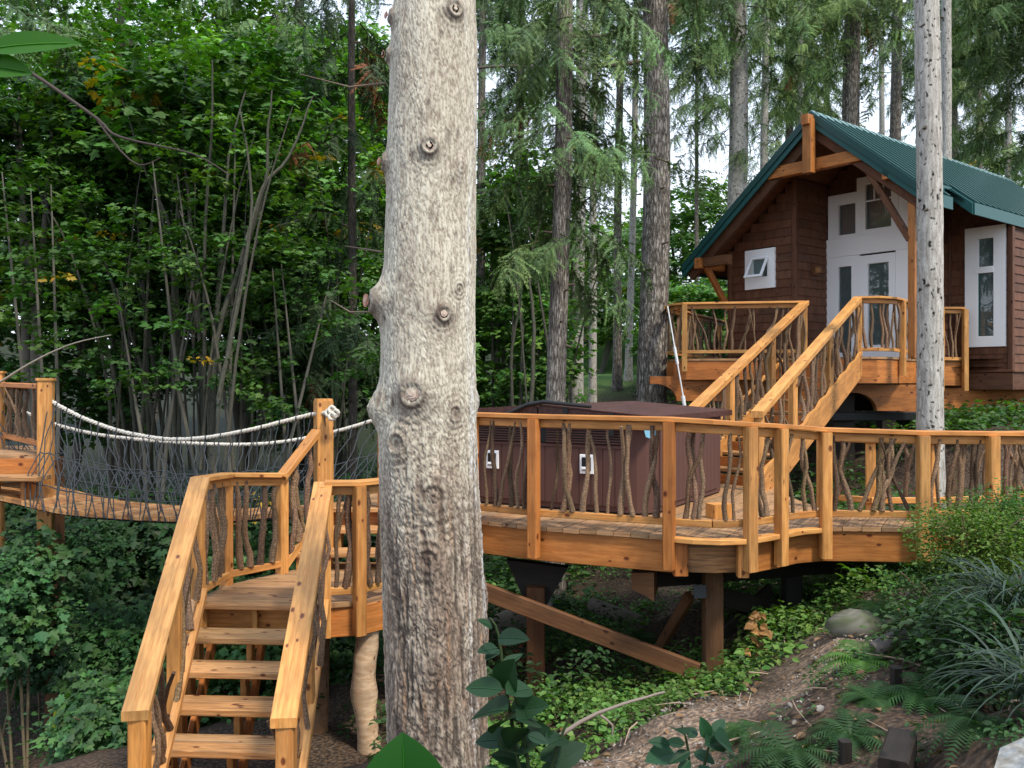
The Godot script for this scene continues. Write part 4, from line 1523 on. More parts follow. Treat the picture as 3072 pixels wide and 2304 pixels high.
func cabin() -> void:
	var t := thing("cabin", "brown lap-sided treehouse cabin with green ribbed metal roof and white windows", "cabin", cab(2.5, 0, -0.1))
	var nS := (cab(-1, 0, 0) - cab(0, 0, 0)).normalized()   # out of the gable
	var nT := (cab(0, 1, 0) - cab(0, 0, 0)).normalized()    # out of the right side
	var y0 := 0.22
	# ---- walls
	siding(t, Vector2(0.7, -2.2), Vector2(0.7, -0.785), y0, 4.3, [[0.40, 1.00, 1.86, 2.46]], true, Vector2(-1, 0))
	siding(t, Vector2(0.7, -0.785), Vector2(1.75, -0.785), y0, 3.70, [], false, Vector2(0, 1))
	siding(t, Vector2(1.75, 0.9), Vector2(3.0, 0.9), y0, 3.55, [], false, Vector2(0, 1))
	siding(t, Vector2(3.0, 0.9), Vector2(3.0, 1.97), y0, 3.55, [[0.38, 0.95, 0.75, 2.68]], true, Vector2(-1, 0))
	siding(t, Vector2(3.0, 1.97), Vector2(7.4, 1.97), y0, 2.75, [], false, Vector2(0, 1))
	siding(t, Vector2(7.4, -2.2), Vector2(0.7, -2.2), y0, 2.5, [], false, Vector2(0, -1))
	siding(t, Vector2(7.4, 1.97), Vector2(7.4, -2.2), y0, 4.3, [], true, Vector2(1, 0))
	# corner boards
	for q in [[0.7, -0.785, 3.7], [0.7, -2.2, 2.55], [3.0, 1.97, 2.75], [3.0, 0.9, 3.6]]:
		var m := wood()
		var c := cab(q[0], q[1], 0)
		m.board(c + nS * 0.012 + nT * 0.012 + Vector3.UP * y0, c + nS * 0.012 + nT * 0.012 + Vector3.UP * q[2], 0.09, 0.09, nS)
		obj("corner_board", m, M.siding, t)
	# floor, skirt and the beams below
	var fl := MB.new()
	fl.slab([cab(0.72, -2.18, 0.30), cab(7.38, -2.18, 0.30), cab(7.38, 1.94, 0.30), cab(3.02, 1.94, 0.30), cab(3.02, 0.88, 0.30), cab(0.72, 0.88, 0.30)], Vector3(0, 0.14, 0))
	obj("floor", fl, M.soffit, t)
	cbar(t, "skirt_board", Vector3(2.97, 0.88, 0.05), Vector3(2.97, 2.02, 0.05), 0.30, 0.04, M.siding, nS)
	cbar(t, "skirt_board", Vector3(2.97, 2.0, 0.05), Vector3(7.4, 2.0, 0.05), 0.30, 0.04, M.siding, nT)
	cbar(t, "water_table", Vector3(2.95, 0.88, 0.225), Vector3(2.95, 2.04, 0.225), 0.06, 0.04, M.siding)
	cbar(t, "water_table", Vector3(2.95, 2.02, 0.225), Vector3(7.4, 2.02, 0.225), 0.06, 0.04, M.siding)
	var bm := wood()
	bm.board(W(6.9, 15.9, 2.70), W(12.5, 16.4, 2.70), 0.2, 0.46)
	obj("floor_beam", bm, M.fascia, t)
	bm = wood()
	bm.board(W(6.4, 17.5, 2.70), W(11.5, 19.5, 2.70), 0.2, 0.46)
	obj("floor_beam", bm, M.darkbeam, t)
	# ---- door wall: white panels with a stepped head, all real pieces round real glass
	var wb := func(t0: float, t1: float, h0: float, h1: float, called: String, par: Node, off := 0.0, th := 0.06, mt: Material = null) -> MeshInstance3D:
		var m := MB.new()
		var a := cab(1.75, t0, (h0 + h1) * 0.5) + nS * off
		var b := cab(1.75, t1, (h0 + h1) * 0.5) + nS * off
		m.board(a, b, h1 - h0, th, nS, 0.004)
		return obj(called, m, mt if mt else M.white, par)
	# lower storey: sidelight and door
	var sl: MeshInstance3D = wb.call(-0.785, -0.534, 0.45, 2.36, "sidelight_frame", t)
	wb.call(-0.27, -0.12, 0.45, 2.36, "stile", sl)
	wb.call(-0.534, -0.27, 0.45, 0.58, "bottom_rail", sl)
	wb.call(-0.534, -0.27, 2.17, 2.36, "top_rail", sl)
	wb.call(-0.534, -0.27, 0.58, 2.17, "pane", sl, -0.01, 0.012, M.glass)
	var dr: MeshInstance3D = wb.call(-0.115, 0.053, 0.46, 2.33, "door", t, 0.008)
	wb.call(0.449, 0.565, 0.46, 2.33, "stile", dr, 0.008)
	wb.call(0.053, 0.449, 0.46, 0.70, "bottom_rail", dr, 0.008)
	wb.call(0.053, 0.449, 2.17, 2.33, "top_rail", dr, 0.008)
	wb.call(0.053, 0.449, 0.70, 2.17, "pane", dr, 0.0, 0.012, M.glass)
	var hd := MB.new()
	hd.tube([cab(1.70, -0.06, 1.42), cab(1.64, -0.06, 1.42), cab(1.64, 0.02, 1.42)], [0.012, 0.012, 0.01], 6)
	obj("door_handle", hd, M.steel, dr)
	var hd2 := MB.new()
	hd2.board(cab(1.70, -0.06, 1.36), cab(1.70, -0.06, 1.56), 0.04, 0.012, nS)
	obj("handle_plate", hd2, M.steel, dr)
	wb.call(0.57, 0.80, 0.45, 2.36, "door_jamb", t)
	wb.call(-0.80, 0.82, 2.362, 2.70, "white_panel", t, 0.004, 0.07)
	# upper windows
	var ul: MeshInstance3D = wb.call(-0.74, -0.53, 2.702, 3.52, "upper_window", t)
	wb.call(-0.53, -0.19, 3.32, 3.52, "top_rail", ul)
	wb.call(-0.53, -0.19, 2.70, 2.76, "bottom_rail", ul)
	wb.call(-0.19, -0.165, 2.70, 3.52, "stile", ul)
	wb.call(-0.53, -0.19, 2.76, 3.32, "pane", ul, -0.01, 0.012, M.glass)
	wb.call(-0.53, -0.19, 2.76, 3.32, "blind", ul, -0.12, 0.02, M.blind)
	var ur: MeshInstance3D = wb.call(-0.163, 0.0, 2.702, 3.76, "upper_window", t)
	wb.call(0.0, 0.49, 3.62, 3.76, "top_rail", ur)
	wb.call(0.0, 0.49, 2.70, 2.80, "bottom_rail", ur)
	wb.call(0.49, 0.62, 2.70, 3.70, "stile", ur)
	wb.call(0.0, 0.49, 2.80, 3.62, "pane", ur, -0.01, 0.012, M.glass)
	wb.call(0.0, 0.49, 2.80, 3.62, "blind", ur, -0.12, 0.02, M.blind)
	for q in [[0.15, 0.172], [0.32, 0.342]]:
		wb.call(q[0], q[1], 3.33, 3.62, "muntin", ur, 0.0, 0.03)
	wb.call(0.0, 0.49, 3.30, 3.325, "muntin", ur, 0.0, 0.03)
	wb.call(0.625, 0.82, 2.702, 3.5, "white_panel", t)
	# dark siding above and beside the stepped head
	siding(t, Vector2(1.80, -0.785), Vector2(1.80, 0.9), 3.5, 4.4, [], true, Vector2(-1, 0))
	# ---- bay window
	var bw := func(s: float, t0: float, t1: float, h0: float, h1: float, called: String, par: Node, off := 0.03, th := 0.05, mt: Material = null) -> MeshInstance3D:
		var m := MB.new()
		m.board(cab(s, t0, (h0 + h1) * 0.5) + nS * off, cab(s, t1, (h0 + h1) * 0.5) + nS * off, h1 - h0, th, nS, 0.004)
		return obj(called, m, mt if mt else M.white, par)
	var w1: MeshInstance3D = bw.call(3.0, 1.218, 1.447, 0.655, 2.78, "window", t)
	bw.call(3.0, 1.705, 1.906, 0.655, 2.78, "stile", w1)
	bw.call(3.0, 1.447, 1.705, 0.655, 0.843, "bottom_rail", w1)
	bw.call(3.0, 1.447, 1.705, 2.57, 2.78, "top_rail", w1)
	bw.call(3.0, 1.40, 1.705, 1.96, 2.07, "meeting_rail", w1, 0.035)
	bw.call(3.0, 1.447, 1.705, 0.843, 1.96, "pane", w1, 0.012, 0.012, M.glass)
	bw.call(3.0, 1.447, 1.705, 2.07, 2.57, "pane", w1, 0.012, 0.012, M.glass)
	for q in [[1.447, 1.462], [1.690, 1.705]]:
		bw.call(3.0, q[0], q[1], 0.843, 1.96, "sash", w1, 0.035, 0.02, M.teal)
	# ---- small hopper window left of the porch
	var w2: MeshInstance3D = bw.call(0.7, -1.826, -1.66, 1.78, 2.52, "window", t)
	bw.call(0.7, -1.33, -1.17, 1.78, 2.52, "stile", w2)
	bw.call(0.7, -1.66, -1.33, 1.78, 2.0, "bottom_rail", w2)
	bw.call(0.7, -1.66, -1.33, 2.34, 2.52, "top_rail", w2)
	bw.call(0.7, -1.66, -1.33, 2.0, 2.34, "pane", w2, 0.005, 0.012, M.glass)
	var sa := cab(0.7, -1.69, 2.35) + nS * 0.07
	var sb := cab(0.7, -1.30, 2.35) + nS * 0.07
	var dn := (Vector3.DOWN * 0.9 + nS * 0.5).normalized()
	var hs := MB.new()
	var wd := (sb - sa).normalized()
	var un := wd.cross(dn).normalized()
	if un.dot(nS) < 0: un = -un
	hs.board(sa, sb, 0.05, 0.03, un, 0.003)
	hs.board(sa + dn * 0.40, sb + dn * 0.40, 0.05, 0.03, un, 0.003)
	hs.board(sa + wd * 0.025 + dn * 0.025, sa + wd * 0.025 + dn * 0.375, 0.05, 0.03, un, 0.003)
	hs.board(sb - wd * 0.025 + dn * 0.025, sb - wd * 0.025 + dn * 0.375, 0.05, 0.03, un, 0.003)
	var sash := obj("open_sash", hs, M.white, w2)
	var hp := MB.new()
	hp.board(sa + wd * 0.05 + dn * 0.2, sb - wd * 0.05 + dn * 0.2, 0.32, 0.008, un, 0.001)
	obj("pane", hp, M.glass, sash)
	# ---- wall lights
	for q in [[3.0 - 0.75, 0.9, 2.3, true], [1.3, -0.785, 2.1, true]]:
		var m := wood()
		var c := cab(q[0], q[1], q[2])
		m.board(c + nT * 0.05 - nS * 0.09, c + nT * 0.05 + nS * 0.09, 0.19, 0.05, nT)
		var pl := obj("wall_light", m, M.beam if q[0] < 2 else M.panel, t)
		m = wood()
		m.board(c + nT * 0.10 - nS * 0.05, c + nT * 0.10 + nS * 0.05, 0.10, 0.06, nT)
		obj("light_shade", m, M.panel, pl)
	# ---- roof
	var pl2 := func(called: String, pts: Array, th: float, mt: Material, par: Node) -> MeshInstance3D:
		var m := MB.new()
		m.slab(pts, Vector3(0, -th, 0))
		return obj(called, m, mt, par)
	var TLft := -2.76
	var rp := func(s: float, tt: float, dy := 0.0) -> Vector3: return cab(s, tt, roof_y(tt) + dy)
	var rl: MeshInstance3D = pl2.call("roof", [rp.call(0.0, -0.01), rp.call(7.9, -0.01), rp.call(7.9, TLft), rp.call(0.0, TLft)], 0.04, M.green, t)
	var rr: MeshInstance3D = pl2.call("roof", [rp.call(0.0, 0.01), rp.call(0.0, 2.05), rp.call(0.55, 2.05), rp.call(0.55, 1.62), rp.call(1.45, 1.62), rp.call(1.45, 2.0), rp.call(7.9, 2.0), rp.call(7.9, 0.01)], 0.04, M.green, t)
	# ribs of the sheet metal run down the slope
	var k := 0
	while k * 0.23 < 7.80:
		var s := 0.05 + k * 0.23
		for sd in 2:
			var te := TLft if sd == 0 else (2.05 if s < 0.55 else (1.62 if s < 1.45 else 2.0))
			var m := MB.new()
			var a: Vector3 = rp.call(s, -0.02 if sd == 0 else 0.02, 0.012)
			var b: Vector3 = rp.call(s, te, 0.012)
			var nn := (b - a).cross(nS).normalized()
			if nn.y < 0: nn = -nn
			m.board(a, b, 0.06, 0.075, nn, 0.008)
			obj("roof_rib", m, M.green, rl if sd == 0 else rr)
		k += 1
	# soffit boards below the sheet
	pl2.call("soffit", [rp.call(0.03, -0.01, -0.045), rp.call(7.8, -0.01, -0.045), rp.call(7.8, TLft + 0.03, -0.045), rp.call(0.03, TLft + 0.03, -0.045)], 0.10, M.soffit, t)
	pl2.call("soffit", [rp.call(0.03, 0.01, -0.045), rp.call(0.03, 2.02, -0.045), rp.call(0.52, 2.02, -0.045), rp.call(0.52, 1.59, -0.045), rp.call(1.48, 1.59, -0.045), rp.call(1.48, 1.97, -0.045), rp.call(7.8, 1.97, -0.045), rp.call(7.8, 0.01, -0.045)], 0.10, M.soffit, t)
	# rake boards in two steps, eave boards, ridge cap
	for sd in [-1.0, 1.0]:
		var te := 2.78 if sd < 0 else 2.07
		for q in [[0.0, 0.14, -0.03], [0.13, 0.12, -0.0]]:
			var m := MB.new()
			var a: Vector3 = rp.call(q[2] - 0.02, 0.0, 0.03 - q[0])
			var b: Vector3 = rp.call(q[2] - 0.02, sd * te, 0.03 - q[0])
			var dn2 := Vector3(0, -q[1], 0)
			m.slab([a, b, b + dn2, a + dn2], -nS * 0.035)
			obj("rake_board", m, M.green if q[0] == 0.0 else M.teal, t)
	var eave := func(s0: float, s1: float, te: float) -> void:
		var m := MB.new()
		var a: Vector3 = rp.call(s0, te + 0.012 * signf(te), 0.02)
		var b: Vector3 = rp.call(s1, te + 0.012 * signf(te), 0.02)
		m.slab([a, b, b + Vector3.DOWN * 0.19, a + Vector3.DOWN * 0.19], nT * 0.03 * signf(te))
		obj("eave_board", m, M.teal, t)
	eave.call(-0.02, 0.56, 2.05)
	eave.call(0.55, 1.45, 1.62)
	eave.call(1.43, 7.9, 2.0)
	eave.call(-0.02, 7.9, TLft)
	var m4 := MB.new()
	m4.slab([rp.call(0.555, 1.60, 0.02), rp.call(0.555, 2.06, 0.02), rp.call(0.555, 2.06, -0.16), rp.call(0.555, 1.60, -0.16)], -nS * 0.03)
	obj("eave_return", m4, M.teal, t)
	m4 = MB.new()
	m4.slab([rp.call(1.42, 1.60, 0.02), rp.call(1.42, 2.02, 0.02), rp.call(1.42, 2.02, -0.16), rp.call(1.42, 1.60, -0.16)], nS * 0.03)
	obj("eave_return", m4, M.teal, t)
	for sd in [-1.0, 1.0]:
		var m := MB.new()
		m.slab([rp.call(-0.03, 0.0, 0.05), rp.call(7.9, 0.0, 0.05), rp.call(7.9, sd * 0.13, 0.05), rp.call(-0.03, sd * 0.13, 0.05)], Vector3(0, -0.02, 0))
		obj("ridge_cap", m, M.ridge, t)
	var nd := MB.new()
	for q in 500:
		var ss := rf(0.1, 7.5)
		var tt := rf(0.1, 1.55)
		nd.col = Color(0.13, 0.075, 0.03) * rf(0.5, 1.4)
		var c0: Vector3 = rp.call(ss, tt, 0.006)
		leaf_oval(nd, c0, Vector3(rf(-1, 1), -0.3, rf(-1, 1)), nT + Vector3.UP, rf(0.04, 0.11), 0.12, 0.1)
	obj("fallen_needles", nd, M.leaf, t).set_meta("kind", "stuff")
	# ---- gable timber: king post, collar beam, ridge beam end, purlin ends, brackets
	var kp := wood()
	kp.board(cab(-0.09, 0, 3.55), cab(-0.09, 0, 4.46), 0.17, 0.14, nS)
	obj("king_post", kp, M.fascia, t)
	kp = wood()
	kp.board(cab(-0.22, 0, 4.44), cab(0.9, 0, 4.44), 0.13, 0.17)
	obj("ridge_beam", kp, M.fascia, t)
	cbar(t, "collar_beam", Vector3(0.10, -0.90, 3.72), Vector3(0.10, 0.86, 3.72), 0.14, 0.20, M.fascia)
	for sd in [-1.0, 1.0]:
		var te := 2.70 if sd < 0 else 2.0
		var m := wood()
		m.board(cab(0.12, sd * 0.06, roof_y(0.06) - 0.30), cab(0.12, sd * te, roof_y(te) - 0.26), 0.09, 0.20, Vector3.UP)
		obj("rafter", m, M.soffit, t)
	cbar(t, "purlin", Vector3(-0.02, 1.30, roof_y(1.30) - 0.20), Vector3(1.7, 1.30, roof_y(1.30) - 0.20), 0.10, 0.14, M.fascia)
	cbar(t, "purlin", Vector3(-0.03, -2.42, 2.30), Vector3(0.75, -2.42, 2.30), 0.13, 0.20, M.fascia)
	cbar(t, "bracket_arm", Vector3(0.10, -2.50, 2.31), Vector3(0.10, -1.75, 2.31), 0.11, 0.18, M.beam)
	cbar(t, "knee_brace", Vector3(0.14, -2.34, 2.24), Vector3(0.66, -2.22, 1.45), 0.09, 0.11, M.fascia)
	var pp := wood()
	pp.board(cab(0.15, 1.67, 0.40), cab(0.15, 1.67, roof_y(1.67) - 0.16), 0.12, 0.12, nS)
	obj("porch_post", pp, M.fascia, t)
	pp = wood()
	pp.board(cab(0.15, 1.62, 2.25), cab(0.15, 0.95, 3.42), 0.09, 0.12, nS)
	obj("knee_brace", pp, M.soffit, t)

# ---------------------------------------------------------------- upper deck in front of the cabin, with its stair
func upper_deck() -> void:
	var y := 3.43
	var t := thing("cabin_deck", "raised cedar deck with branch railings and a straight stair in front of the cabin", "deck", W(5.0, 14.5, 1.8))
	var poly := PackedVector2Array([Vector2(2.72, 15.5), Vector2(2.78, 15.2), Vector2(2.95, 15.07), Vector2(4.87, 14.75), Vector2(5.46, 14.0), Vector2(5.75, 13.95), Vector2(6.05, 14.1), Vector2(6.28, 14.37), Vector2(6.65, 14.9), Vector2(7.05, 15.4), Vector2(7.5, 15.7), Vector2(8.02, 15.75), Vector2(8.25, 15.95), Vector2(6.9, 15.4), Vector2(5.9, 16.6), Vector2(4.3, 17.2), Vector2(4.4, 18.6), Vector2(4.2, 18.6)])
	deck_boards(t, poly, y, Vector2(0.17, 1), M.deck, 0.28)
	var fz := func(ps: Array, yt: float, h: float, w := 0.045) -> void:
		var q := []
		for p in ps: q.append(W(p.x, p.y, yt))
		var m := wood()
		m.sweep(q, w, h)
		obj("fascia_board", m, M.fascia, t)
	fz.call([Vector2(2.74, 15.55), Vector2(2.80, 15.23), Vector2(2.97, 15.10), Vector2(4.85, 14.79)], 3.39, 0.32)
	fz.call([Vector2(5.47, 14.04), Vector2(5.75, 13.99), Vector2(6.03, 14.14), Vector2(6.25, 14.40), Vector2(6.62, 14.93), Vector2(7.03, 15.43), Vector2(7.5, 15.73)], 3.39, 0.38)
	fz.call([Vector2(7.55, 15.74), Vector2(8.02, 15.79)], 3.39, 0.42)
	fz.call([Vector2(2.74, 15.6), Vector2(4.2, 18.5)], 3.39, 0.3)
	railing(t, [[2.74, 15.55, 4.37, y, false], [2.80, 15.2, 4.375, y, false], [2.93, 15.06, 4.38, y, true], [4.85, 14.75, 4.38, y, true]], 0.22, 7.0, 0.02)
	railing(t, [[4.55, 19.2, 4.37, y, true], [3.55, 17.3, 4.37, y, true], [2.74, 15.6, 4.37, y, false]], 0.2, 6.5, 0.018)
	railing(t, [[5.46, 14.0, 4.38, y, true], [5.75, 13.95, 4.38, y, false], [6.05, 14.1, 4.38, y, false], [6.28, 14.37, 4.38, y, true], [6.65, 14.9, 4.38, y, false], [7.05, 15.4, 4.38, y, true]], 0.3, 8.0, 0.02, 0.05)
	railing(t, [[7.55, 15.68, 4.36, y - 0.1, true], [8.0, 15.73, 4.36, y - 0.1, true]], 0.45, 8.0, 0.018)
	# stair: two strings, treads, sloping caps
	var a0 := Vector2(5.46, 14.0)
	var a1 := Vector2(2.72, 9.85)
	var sh := Vector2(-0.59, 0.75)
	for k in 10:
		var s := (k + 0.5) / 10.0
		var p := a0.lerp(a1, s)
		var q := p + sh
		var m := wood()
		var yy := lerpf(y, 1.8, (k + 1) / 10.0)
		m.board(W(p.x, p.y, yy - 0.02), W(q.x, q.y, yy - 0.02), 0.28, 0.04)
		obj("tread", m, M.step if k % 2 else M.panel, t)
		m = wood()
		var bk := (a0 - a1).normalized() * 0.13
		m.board(W(p.x + bk.x, p.y + bk.y, yy + 0.06), W(q.x + bk.x, q.y + bk.y, yy + 0.06), 0.02, 0.12)
		obj("riser", m, M.fascia, t)
	for z in 2:
		var o: Vector2 = sh * (-0.03 if z == 0 else 1.03)
		var m := wood()
		m.sweep([W(a0.x + o.x, a0.y + o.y, y + 0.02), W(a1.x + o.x, a1.y + o.y, 1.80 + 0.16)], 0.05, 0.36)
		obj("stringer", m, M.rail, t)
		# scalloped live edge riding on the string
		var lv := wood()
		var n := 26
		for k in n:
			var s0 := float(k) / n
			var p0 := W(lerpf(a0.x, a1.x, s0) + o.x * 1.3, lerpf(a0.y, a1.y, s0) + o.y * 1.3, lerpf(y + 0.05, 1.97, s0))
			var p1 := W(lerpf(a0.x, a1.x, s0 + 1.0 / n) + o.x * 1.3, lerpf(a0.y, a1.y, s0 + 1.0 / n) + o.y * 1.3, lerpf(y + 0.05, 1.97, s0 + 1.0 / n))
			var hh := Vector3(0, 0.035 + 0.025 * sin(k * 2.1), 0)
			lv.slab([p0, p1, p1 + Vector3(0, 0.035 + 0.025 * sin((k + 1) * 2.1), 0), p0 + hh], Vector3(0.03, 0, 0.03))
		obj("live_edge_rail", lv, M.rail, t)
		var oc: Vector2 = sh * (0.0 if z == 0 else 1.0)
		var c0 := W(a0.x + oc.x, a0.y + oc.y, 4.385)
		var c1 := W(a1.x + oc.x, a1.y + oc.y, 2.70)
		m = wood()
		m.sweep([c0, c1], 0.14, 0.075)
		obj("handrail", m, M.rail, t)
		for s in [0.36, 0.72, 0.985]:
			var p := c0.lerp(c1, s)
			m = wood()
			m.board(p + Vector3.DOWN * (0.85 if s < 0.9 else 0.9), p + Vector3.DOWN * 0.06, 0.09, 0.09, Vector3(0.55, 0, 0.83))
			obj("railing_post" if s < 0.9 else "newel_post", m, M.rail, t)
		sticks(t, W(a0.x + oc.x, a0.y + oc.y, y + 0.04), W(a1.x + oc.x, a1.y + oc.y, 1.98), c0 + Vector3.DOWN * 0.06, c1 + Vector3.DOWN * 0.06, 26, 0.021, 0.2)
	# carrying beams with scrolled ends
	var scroll := func(x0: float, x1: float, d: float, yt: float, h: float, called: String) -> void:
		var p := [W(x1, d, yt), W(x0, d, yt), W(x0, d, yt - h * 0.30)]
		for k in 7:
			var an := PI / 2 * k / 6.0
			p.append(W(x0 + 0.08 + (h * 0.9) * sin(an) , d, yt - h * 0.30 - h * 0.70 * (1.0 - cos(an))))
		p.append(W(x1, d, yt - h))
		var m := wood()
		# fan from the upper right corner keeps the hollow open
		m.slab(p, Vector3(0, 0, -0.14))
		obj(called, m, M.fascia, t)
	scroll.call(2.36, 5.2, 15.15, 3.13, 0.42, "scrolled_beam")
	scroll.call(5.52, 6.75, 14.55, 2.99, 0.43, "scrolled_beam")
	var bm := func(a: Vector3, b: Vector3, w: float, h: float, called: String, mt: Material) -> void:
		var m := wood()
		m.board(a, b, w, h)
		obj(called, m, mt, t)
	bm.call(W(2.9, 15.9, 3.24), W(8.0, 16.1, 3.24), 0.1, 0.28, "joist_beam", M.darkbeam)
	bm.call(W(3.2, 17.0, 3.24), W(6.5, 16.9, 3.24), 0.1, 0.28, "joist_beam", M.darkbeam)
	bm.call(W(5.3, 14.75, 2.46), W(7.6, 15.1, 2.46), 0.12, 0.14, "steel_bracket", M.black)
	bm.call(W(5.55, 15.0, ground(5.55, 15.0) - 0.3), W(5.55, 15.0, 2.95), 0.36, 0.36, "support_post", M.darkbeam)
	bm.call(W(6.45, 15.3, ground(6.4, 15.3) - 0.3), W(6.45, 15.3, 2.95), 0.25, 0.25, "support_post", M.darkbeam)
	# tension rod with its turnbuckle
	var rd := MB.new()
	rd.tube([at(667.5, 306, 15.0), at(684.5, 404, 14.9)], [0.012, 0.012], 8)
	rd.tube([at(674.5, 347, 14.96), at(677.5, 364, 14.96)], [0.026, 0.026], 8)
	rd.tube([at(683, 396, 14.9), at(685, 410, 14.9)], [0.034, 0.03], 8)
	obj("tension_rod", rd, M.white, t)

# ---------------------------------------------------------------- the scene
func _ready() -> void:
	R.seed = 20240611
	nz.seed = 8
	nz.frequency = 0.01
	nz.fractal_octaves = 3
	var cam := Camera3D.new()
	cam.name = "camera"
	cam.position = Vector3(0, E, 0)
	cam.fov = rad_to_deg(2.0 * atan(384.0 / F))
	cam.near = 0.05
	cam.far = 1200.0
	add_child(cam)
	cam.current = true
	var env := Environment.new()
	env.background_mode = Environment.BG_SKY
	var sky := Sky.new()
	var ps := ProceduralSkyMaterial.new()
	ps.sky_top_color = Color(0.80, 0.87, 0.97)
	ps.sky_horizon_color = Color(0.95, 0.97, 1.0)
	ps.sky_curve = 0.2
	ps.ground_bottom_color = Color(0.20, 0.20, 0.17)
	ps.ground_horizon_color = Color(0.55, 0.57, 0.55)
	ps.energy_multiplier = 1.0
	sky.sky_material = ps
	env.sky = sky
	env.tonemap_mode = Environment.TONE_MAPPER_LINEAR
	env.tonemap_exposure = 1.88
	env.sdfgi_enabled = true
	env.ssao_enabled = true
	env.ssil_enabled = true
	var we := WorldEnvironment.new()
	we.name = "world"
	we.environment = env
	add_child(we)
	var sun := DirectionalLight3D.new()
	sun.name = "sun"
	sun.light_energy = 0.85
	sun.light_color = Color(1.0, 0.965, 0.90)
	sun.light_angular_distance = 8.0
	sun.shadow_enabled = true
	sun.rotation_degrees = Vector3(-56, 40, 0)
	add_child(sun)

	gpts = [[0, 0, 1.35], [-2, 1, 1.1], [3, 1.5, 2.0], [2.2, 3.2, 1.72], [1.0, 3.6, 1.25], [0.2, 4.4, 0.95], [-0.45, 4.9, 0.72], [1.2, 5.4, 1.0], [2.4, 6.3, 1.22], [3.4, 6.9, 1.36], [4.2, 6, 2.0], [4.5, 8.5, 1.4], [1.7, 7.3, 0.52], [1.5, 6.7, 0.68], [0.8, 6.2, 0.58], [2.3, 7.2, 0.95], [1.9, 6.5, 0.90], [1.3, 6.1, 0.80], [2.5, 7.8, 0.85], [3.0, 7.4, 1.2], [2.0, 4.6, 1.35], [2.6, 5.2, 1.5], [1.0, 7.0, 0.38], [0.2, 6.0, 0.45], [0.4, 8, 0.25], [0.6, 11, -0.35], [-1.3, 7.1, 0.0], [-2.2, 4.2, -0.1], [-5, 9, -0.75], [-3.5, 10.5, -1.3], [-8, 12, -0.9], [-9, 20, -0.2], [-2, 16, -0.6], [-12, 40, 0.6], [-4, 28, 0.4], [4, 30, 3.3], [0, 30, 3.0], [2.5, 13, 0.3], [5.5, 11, 1.35], [8, 13, 2.3], [11, 14, 3], [7, 18, 2.0], [10, 25, 4], [12, 45, 6], [-20, 12, 0], [-6, 3, -0.3], [6, 3, 2.6], [0, -20, 1.5], [40, 10, 7], [-40, 30, 1], [0, 90, 8], [60, 80, 14], [-60, 80, 8], [0, 300, 12], [250, 150, 20], [-250, 150, 10], [0, -250, 2]]
	make_materials()
	make_plant_meshes()
	terrain()
	main_deck()
	near_stairs()
	rope_bridge()
	upper_deck()
	cabin()
	hot_tub()
	big_trunk()
	trees()
	undergrowth()

func path_dist(x: float, d: float) -> float:
	var pts := [Vector2(0.1, 3.6), Vector2(0.5, 4.7), Vector2(1.3, 5.4), Vector2(2.4, 6.2), Vector2(3.4, 6.8)]
	var b := 1e9
	for k in pts.size() - 1:
		b = minf(b, Geometry2D.get_closest_point_to_segment(Vector2(x, d), pts[k], pts[k + 1]).distance_to(Vector2(x, d)))
	return b

func terrain() -> void:
	var m := MB.new()
	var N := 190
	var P := PackedVector3Array()
	for j in N + 1:
		var v := float(j) / N
		# dense near, stretching to the horizon
		var d := -300.0 * pow(maxf(0.0, 0.12 - v) / 0.12, 2.0) + 340.0 * pow(maxf(0.0, v - 0.12) / 0.88, 2.6) + (v - 0.12) * 14.0
		for i in N + 1:
			var u := float(i) / N * 2.0 - 1.0
			var x := signf(u) * 330.0 * pow(absf(u), 3.2) + u * 9.0
			P.append(Vector3(x, ground(x, d), -d))
	for j in N + 1:
		for i in N + 1:
			var p := P[j * (N + 1) + i]
			var a := P[j * (N + 1) + mini(i + 1, N)] - P[j * (N + 1) + maxi(i - 1, 0)]
			var b := P[mini(j + 1, N) * (N + 1) + i] - P[maxi(j - 1, 0) * (N + 1) + i]
			m.v.append(p)
			m.n.append(a.cross(b).normalized())
			m.u.append(Vector2(p.x, p.z))
			var x := p.x
			var d := -p.z
			var c := Color(0.120, 0.078, 0.052)
			var pd := path_dist(x, d) + nz.get_noise_2d(x * 120, d * 120) * 0.35
			c = c.lerp(Color(0.46, 0.325, 0.23), smoothstep(0.50, 0.08, pd))
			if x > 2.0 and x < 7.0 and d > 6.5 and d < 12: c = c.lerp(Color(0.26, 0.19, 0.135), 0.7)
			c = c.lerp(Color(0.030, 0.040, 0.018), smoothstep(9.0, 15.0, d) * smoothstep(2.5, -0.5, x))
			var mead := smoothstep(24.0, 28.0, d) * smoothstep(60.0, 45.0, d) * smoothstep(-6, 0, x)
			c = c.lerp(Color(0.12, 0.26, 0.05), mead)
			c = c.lerp(Color(0.05, 0.08, 0.025), smoothstep(60.0, 90.0, d))
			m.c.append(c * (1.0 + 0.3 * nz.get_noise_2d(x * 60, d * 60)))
	for j in N:
		for i in N:
			var q := j * (N + 1) + i
			m.ix.append_array([q, q + N + 1, q + 1, q + 1, q + N + 1, q + N + 2])
	structure("ground", m, M.ground)

